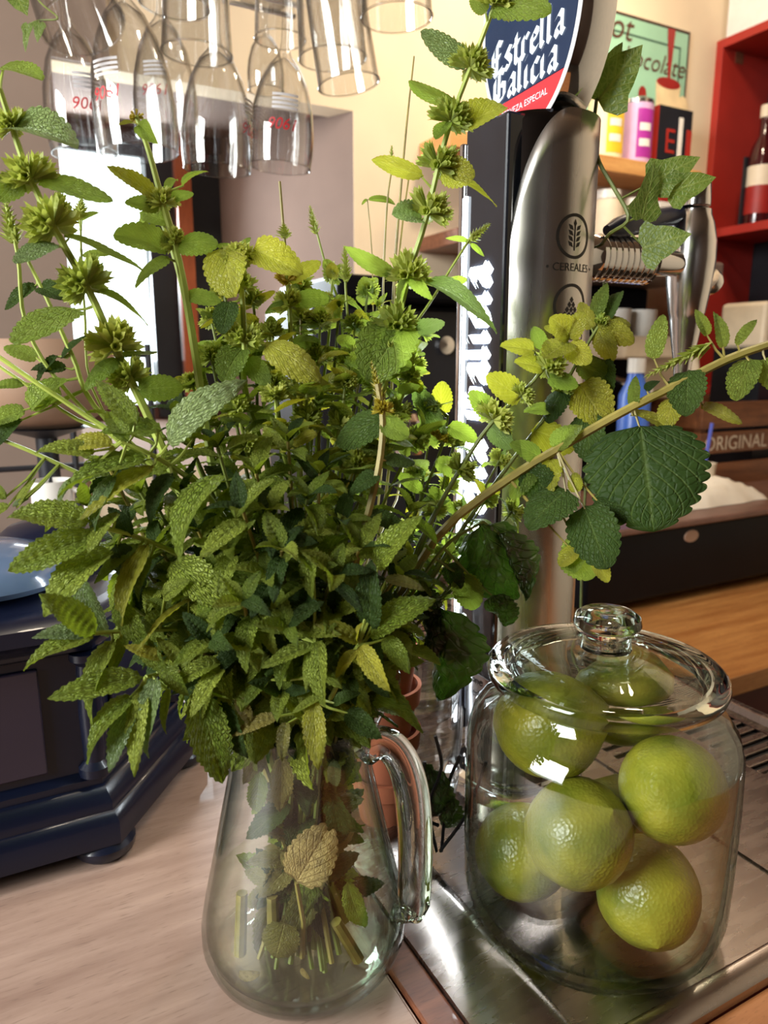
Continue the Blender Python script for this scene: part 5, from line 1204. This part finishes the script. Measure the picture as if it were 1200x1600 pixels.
def ell(cx, cz, a, b, n=24): return [(cx+a*math.cos(2*math.pi*i/n), cz+b*math.sin(2*math.pi*i/n)) for i in range(n)]
sign_poly('painted_saucer', ell(uK-.01, zK-.06, .1, .022), .0074, M_scream)
sign_poly('painted_cup', cup, .0076, M_scream); sign_poly('painted_cup_handle', ell(uK+.055, zK, .02, .028), .0075, M_scream); sign_poly('painted_chocolate', ell(uK, zK+.05, .043, .013), .0078, M_sred)
sign_poly('painted_pour', [(uK-.003, zK+.05), (uK+.003, zK+.05), (uK+.012, zt-.005), (uK-.016, zt-.005)], .0077, M_sred)
sign_poly('painted_berry', ell(uK-.09, zK+.01, .014, .02), .0077, M_sred); sign_poly('painted_berry', ell(uK+.02, zK-.075, .016, .012), .0079, M_sred)
# shelf
sz = atv(1000, 252, VBW-.12).z
us0, us1 = uv_(atv(905, 240, VBW-.12))[0]-.35, uv_(atv(1094, 275, VBW-.12))[0]
tag(MB().box(us0, us1, VBW-.125, VBW-.001, sz-.034, sz).build('wall_shelf', M_shelf, None, (0,0,0), (0,0,ROT), smooth=False, bevel=.002), 'pale wooden wall shelf holding tins under the green sign', 'shelf')
def tin(label, px, w_, h_, col, colL, lidc, dv=.06):
    q = atv(px, 240, VBW-dv); g = thing('tea_tin', label, 'tin', (q.x, q.y, sz), ROT)
    m1 = pbr('tin_'+label.split()[0], col, .35, var=.06)
    MB().lathe([(0, .0005), (w_/2, .0005), (w_/2, h_), (0, h_)], 32).build('can', m1, g)
    MB().lathe([(0, h_+.0002), (w_/2*.98, h_+.0002), (w_/2*.98, h_+.010), (w_/2*.7, h_+.016), (0, h_+.016)], 32).build('lid', lidc, g)
    a_ = -math.pi/2-ROT+math.atan2(-q.x, q.y)*0
    MB().lathe([(w_/2+.0006, h_*.12), (w_/2+.0006, h_*.9)], 12, a0=a_-.2, a1=a_+1.0).build('label_band', colL, g)
    for z_ in (.3, .55): MB().lathe([(w_/2+.001, h_*z_), (w_/2+.001, h_*(z_+.12))], 10, a0=a_-.05, a1=a_+.7).build('label_patch', M_white, g)
    return g
tin('yellow-banded cream tin at the left of the wall shelf', 944, .085, .135, s2l(236,222,180), pbr('lbl_yellow', s2l(236,196,50), .4), M_silver)
tin('purple tin with white label patches on the wall shelf', 990, .082, .14, s2l(206,170,206), pbr('lbl_purple', s2l(166,50,150), .4), M_silver)
q0 = atv(1026, 240, VBW-.09); q1 = atv(1078, 240, VBW-.09); u0_, u1_ = uv_(q0)[0], uv_(q1)[0]
bx = thing('tea_box', 'black and red carton with white stripe at the right of the wall shelf', 'carton', RM(u0_, VBW-.09, sz), ROT)
MB().box(0, u1_-u0_, 0, .07, .0005, .145).build('carton', M_dark, bx, smooth=False)
MB().box(-.0012, 0, .0005, .0695, .001, .1445).build('red_side', M_red, bx, smooth=False)
MB().box((u1_-u0_)*.6, (u1_-u0_)*.72, -.0012, 0, .02, .125).build('white_stripe', M_white, bx, smooth=False)
MB().box((u1_-u0_)*.85, (u1_-u0_), -.0012, 0, .02, .10).build('red_stripe', M_red, bx, smooth=False)
link('carton_letter', map_mesh(text_mesh('E', .08), lambda c: Vector(((u1_-u0_)*.35+c.x, -.0012, .04+c.y))), M_red, bx)
# lower shelf with jars and packets behind the faucet
sz2 = atv(1000, 388, VBW-.12).z
tag(MB().box(us0, us1, VBW-.16, VBW-.001, sz2-.03, sz2).build('wall_shelf', M_trim, None, (0,0,0), (0,0,ROT), smooth=False, bevel=.002), 'dark lower wall shelf behind the beer faucet', 'shelf')
for k, (px, w_, h_, lab) in enumerate([(945, .075, .11, 'pale lidded jar nearest the tap column on the lower shelf'), (985, .06, .10, 'pale lidded jar beside the red packet on the lower shelf')]):
    q = atv(px, 380, VBW-.08); g = thing('storage_jar', lab, 'jar', (q.x, q.y, sz2), ROT, 'pale jars on the lower shelf')
    MB().lathe([(0, .0005), (w_/2, .0005), (w_/2, h_*.8), (w_/2*.8, h_), (0, h_)], 28).build('pot', M_cream, g); MB().lathe([(0, h_+.0003), (w_/2*.85, h_+.0003), (w_/2*.85, h_+.02), (0, h_+.022)], 28).build('lid', M_white, g)
q0 = uv_(atv(1030, 340, VBW-.10))[0]; q1 = uv_(atv(1092, 340, VBW-.10))[0]
pk = thing('packet', 'white packet with red top and yellow spots on the lower shelf', 'packet', RM(q0, VBW-.10, sz2), ROT)
hp_ = atv(1060, 298, VBW-.1).z-sz2
MB().box(0, q1-q0, 0, .05, .0005, hp_*.8).build('packet_body', M_white, pk, smooth=False); MB().box(0, q1-q0, .0, .05, hp_*.8+.0003, hp_).build('packet_top', M_red, pk, smooth=False)
me_ = polymesh('yellow_spot', [ell(.1, hp_*.45, .03, .03), ell(.05, hp_*.25, .02, .025)]); link('yellow_spot', map_mesh(me_, lambda c: Vector((c.x, -.001, c.y))), pbr('yellow_print', s2l(236,176,60), .5), pk)

# ------------------------------------------------------------------ red cupboard on the right
cu0 = 1.80; cv1 = 1.44
cq = atu(1120, 65, cu0); zt_ = cq.z; cv1 = uv_(cq)[1]; zs_ = atu(1150, 352, cu0).z; zb_ = atu(1135, 560, cu0).z-.1
cb = thing('red_cupboard', 'open red-painted shelf cupboard on the right wall', 'cupboard', (0,0,0), ROT)
CD = .20
MB().box(cu0, cu0+CD, cv1-.022, cv1, zb_, zt_).build('side_panel', M_red, cb, smooth=False, bevel=.001)
MB().box(cu0, cu0+CD, .45, .472, zb_, zt_).build('side_panel', M_red, cb, smooth=False, bevel=.001)
MB().box(cu0, cu0+CD, .472, cv1-.022, zt_-.022, zt_).build('top', M_red, cb, smooth=False, bevel=.001)
MB().box(cu0, cu0+CD, .472, cv1-.022, zs_-.022, zs_).build('shelf', M_red, cb, smooth=False, bevel=.001)
MB().box(cu0, cu0+CD, .472, cv1-.022, zb_, zb_+.022).build('bottom', M_red, cb, smooth=False, bevel=.001)
MB().box(cu0+CD, cu0+CD+.01, .45, cv1, zb_, zt_).build('back_panel', M_dark, cb, smooth=False)
bq = atu(1183, 330, cu0+.07); bt = thing('liquor_bottle', 'dark red bottle with pale label in the red cupboard', 'bottle', (bq.x, bq.y, zs_))
M_bott = pbr('dark_bottle', s2l(60,14,18), .1, coat=.5)
MB().lathe([(0, .0005), (.034, .0005), (.035, .01), (.035, .17), (.028, .2), (.014, .225), (.0135, .27), (.0, .27)], 28).build('bottle_body', M_bott, bt)
MB().lathe([(0, .2703), (.015, .2703), (.015, .30), (0, .302)], 20).build('cap', M_cream, bt); MB().lathe([(.0356, .03), (.0356, .10)], 28).build('label_band', M_sred, bt); MB().lathe([(.0357, .10), (.0357, .15)], 28).build('label_patch', M_cream, bt)
cp = atu(1157, 335, cu0+.03); uu, vv = uv_(cp)
pcx = thing('picture_card', 'pale picture card with red print leaning in the red cupboard', 'card', RM(uu, vv, zs_), ROT)
hc = atu(1157, 247, cu0+.03).z-zs_
MB().box(0, .12, 0, .006, .0005, hc).build('card', M_dark, pcx, smooth=False); MB().box(.012, .108, -.001, 0, .012, hc-.012).build('print', pbr('card_print', s2l(206,170,160), .6, col2=s2l(170,50,50), scale=18), pcx, smooth=False)
wq = atu(1180, 20, cu0+.05); tag(MB().box(0, .16, -.3, 0, .0005, .22).build('white_carton', M_white, None, RM(cu0+.02, uv_(wq)[1]+.06, zt_), (0,0,ROT), smooth=False, bevel=.002), 'white carton standing on top of the red cupboard', 'carton')
wq = atv(1150, 20, VBW-.01); tag(MB().box(0, .03, 0, .02, 0, .6).build('pipe_casing', M_trim, None, RM(uv_(wq)[0], VBW-.022, zt_-.05), (0,0,ROT), smooth=False), 'thin brown vertical casing on the wall above the red cupboard', 'trim')

# ------------------------------------------------------------------ back bar: plank, black grill, cloth, crate
PZ = -.12
ppt = atz(1125, 1065, PZ); pu, pv = uv_(ppt)
tag(MB().box(.62, 2.0, pv, 1.48, PZ-.032, PZ).build('back_counter', M_plank, None, (0,0,0), (0,0,ROT), smooth=False, bevel=.002), 'honey-coloured wooden back counter behind the lime jar', 'counter')
tag(MB().box(.66, 2.0, pv+.05, 1.48, -1.05, PZ-.033).build('back_cabinet', pbr('dark_red_front', s2l(90,16,14), .5, var=.3, scale=8), None, (0,0,0), (0,0,ROT), smooth=False), 'dark red cabinet front under the wooden back counter', 'cabinet')
gq = atz(952, 950, PZ+.02); gu, gv = uv_(gq)
gz = atv(955, 828, gv).z
grl = thing('black_grill', 'long black countertop grill with a brown top edge on the back counter', 'grill', (0,0,0), ROT)
GU1 = 1.78
MB().box(gu-.06, GU1, gv, gv+.46, PZ+.02, gz-.012).build('housing', M_black, grl, smooth=False, bevel=.006)
MB().box(gu-.07, GU1+.01, gv-.012, gv+.47, gz-.012, gz).build('top_plate', pbr('brown_top', s2l(120,86,72), .4, var=.15), grl, smooth=False, bevel=.003)
for x in (gu-.03, GU1-.05):
    for y in (gv+.03, gv+.42): MB().lathe([(0, 0), (.016, 0), (.014, .021), (0, .021)], 16).build('foot', M_dark, grl, (x, y, PZ))
lg = atv(1082, 838, gv-.003); MB().lathe([(0,.002),(.014,.002),(.015,0)], 16, M=Matrix.Rotation(math.pi/2,3,'X') @ Matrix.Diagonal((1.3,.8,1))).build('maker_badge', M_tan, grl, (uv_(lg)[0], gv, lg.z))
# cloth
ck = atz(1120, 790, gz)
def cloth():
    mb = MB(); n, m = 30, 18; vs = []; fs = []
    for i in range(n+1):
        for j in range(m+1):
            x, y = i/n, j/m; e_ = min(x, 1-x, y, 1-y); hgt = .075*min(1, e_*3.2)**.7*(.6+.5*noise.noise((x*3.1, y*3, 4)))+.006*noise.noise((x*12, y*12, 1))*min(1, e_*8)
            vs.append((x*.32-.16+.015*noise.noise((y*4, 0, 2)), y*.16-.08+.015*noise.noise((x*4, 3, 2)), max(.0008, hgt+.001)))
    for i in range(n):
        for j in range(m): a = i*(m+1)+j; fs.append((a, a+m+1, a+m+2, a+1))
    return mb.add(vs, fs)
cu, cv_ = uv_(ck)
tag(cloth().build('white_cloth', M_cloth, None, RM(cu, cv_+.07, gz), (0,0,ROT)), 'crumpled white cloth lying on the black grill', 'cloth')
# crate
cr0 = atv(1090, 740, gv+.22); cz0 = gz; ucr, vcr = uv_(cr0)
crt = thing('wooden_crate', 'brown wooden crate with ORIGINAL printed on a slat behind the cloth', 'crate', (0,0,0), ROT)
for ya, yb in ((628, 668), (674, 706), (722, 758)):
    z1, z0 = atv(1150, ya, vcr).z, atv(1150, yb, vcr).z
    MB().box(ucr, ucr+.42, vcr, vcr+.012, z0, z1).build('slat', M_crate, crt, smooth=False, bevel=.001)
    MB().box(ucr, ucr+.012, vcr+.013, vcr+.2, z0, z1).build('slat', M_crate, crt, smooth=False, bevel=.001)
    MB().box(ucr, ucr+.42, vcr+.20, vcr+.212, z0, z1).build('slat', M_crate, crt, smooth=False, bevel=.001)
    if ya == 674: zt0 = z0; zt1 = z1
ztop = atv(1150, 628, vcr).z
MB().box(ucr+.013, ucr+.03, vcr+.0125, vcr+.03, gz, ztop).build('corner_post', M_crate, crt, smooth=False)
MB().box(ucr+.40, ucr+.42, vcr+.0125, vcr+.03, gz, ztop).build('corner_post', M_crate, crt, smooth=False)
link('crate_text', map_mesh(text_mesh('ORIGINAL', (zt1-zt0)*.95, 0, 'LEFT'), lambda c: Vector((ucr+.012+c.x*1.05, vcr-.001, zt0+(zt1-zt0)*.16+c.y))), M_cream, crt)
# utensils and espresso gear behind the faucet
def rbox(name, label, cat, x0, x1, y0, y1, d, dv, m, extra=None):
    p0, p1 = P(x0, y1, d), P(x1, y0, d); c = (p0+p1)*.5; w_ = (x1-x0)/FPX*d; h_ = (y1-y0)/FPX*d
    return c, w_, h_
em = thing('espresso_machine', 'dark espresso machine with cream cup tray behind the faucet spout', 'machine', (0,0,0), ROT)
eq = atv(1010, 640, 1.22); eu = uv_(eq)[0]
ez1 = atv(1010, 440, 1.22).z
MB().box(eu-.16, eu+.11, 1.20, 1.42, gz+.0005, gz+.03).build('base', M_dark, em, smooth=False, bevel=.004)
MB().box(eu-.16, eu+.11, 1.34, 1.42, gz+.03, ez1).build('back_housing', M_black, em, smooth=False, bevel=.006)
MB().box(eu-.17, eu+.12, 1.14, 1.42, ez1+.0005, ez1+.04).build('top', pbr('taupe_top', s2l(110,92,84), .5), em, smooth=False, bevel=.006)
ezc = atv(1010, 525, 1.2).z
MB().box(eu-.10, eu+.10, 1.2, 1.34, ezc-.05, ezc).build('cup_tray', M_cream, em, smooth=False, bevel=.006)
MB().tube([Vector((eu+.10, 1.19, ezc-.03)), Vector((eu+.12, 1.17, ezc-.20))], .012, 10).build('steam_arm', M_cream, em)
MB().tube([Vector((eu-.04, 1.34, ezc-.09)), Vector((eu-.04, 1.18, ezc-.12))], .014, 10).build('portafilter', M_chrome, em)
cq = atv(977, 505, 1.2); 
cupm = MB().lathe([(0, .0005), (.022, .0005), (.03, .02), (.032, .06), (.029, .06), (.027, .02), (0, .005)], 28).mesh('cup'); cupm.materials.append(M_white)
for k, lab in enumerate(['white cup on the espresso machine tray nearest the tap', 'white cup on the espresso machine tray next to the spout']):
    o = link('coffee_cup', cupm, None, None, RM(eu-.06+.08*k, 1.27, ezc+.0005)); tag(o, lab, 'cup', 'cups on the espresso machine')
bq = atv(982, 592, 1.12); btl = thing('blue_bottle', 'small blue bottle standing below the espresso machine tray', 'bottle', RM(uv_(bq)[0], 1.10, gz+.0005))
hb = atv(982, 560, 1.1).z-gz
MB().lathe([(0, 0), (.03, 0), (.032, .01), (.032, hb*.75), (.018, hb*.85), (.016, hb*.9), (0, hb*.9)], 24).build('bottle_body', pbr('blue_plastic', s2l(70,110,200), .3), btl); MB().lathe([(0, hb*.901), (.018, hb*.901), (.018, hb), (0, hb)], 20).build('cap', M_white, btl)
nq = atv(1180, 500, 1.25); nb_ = thing('napkin_holder', 'beige napkin holder below the red cupboard at the right edge', 'napkin holder', RM(uv_(nq)[0]-.03, 1.2, gz), ROT)
zn0, zn1 = atv(1180, 545, 1.22).z, atv(1180, 470, 1.22).z
MB().box(0, .1, 0, .14, .0005, zn0-gz).build('stand', M_dark, nb_, smooth=False); MB().box(.0, .1, .0, .13, zn0-gz+.0005, zn1-gz).build('napkins', M_cream, nb_, smooth=False, bevel=.01)
pq = atv(1110, 730, gv+.12); pen = thing('paper_cup', 'pale cup with a blue pen behind the big shaded leaf', 'cup', RM(uv_(pq)[0], gv+.14, gz+.0005))
MB().lathe([(0, 0), (.022, 0), (.028, .075), (.026, .075), (.02, .004), (0, .004)], 24).build('cup', M_cream, pen)
MB().tube([Vector((.0, 0, .01)), Vector((.01, -.005, .16))], .004, 8).build('pen', pbr('pen_blue', s2l(90,100,190), .3), pen)

# ------------------------------------------------------------------ render settings that belong to the scene
cy = scene.cycles
cy.max_bounces = 14; cy.transmission_bounces = 12; cy.transparent_max_bounces = 32; cy.glossy_bounces = 6; cy.diffuse_bounces = 4
cy.caustics_refractive = True; cy.caustics_reflective = False; cy.blur_glossy = .5; cy.sample_clamp_indirect = 6
cy.use_denoising = True
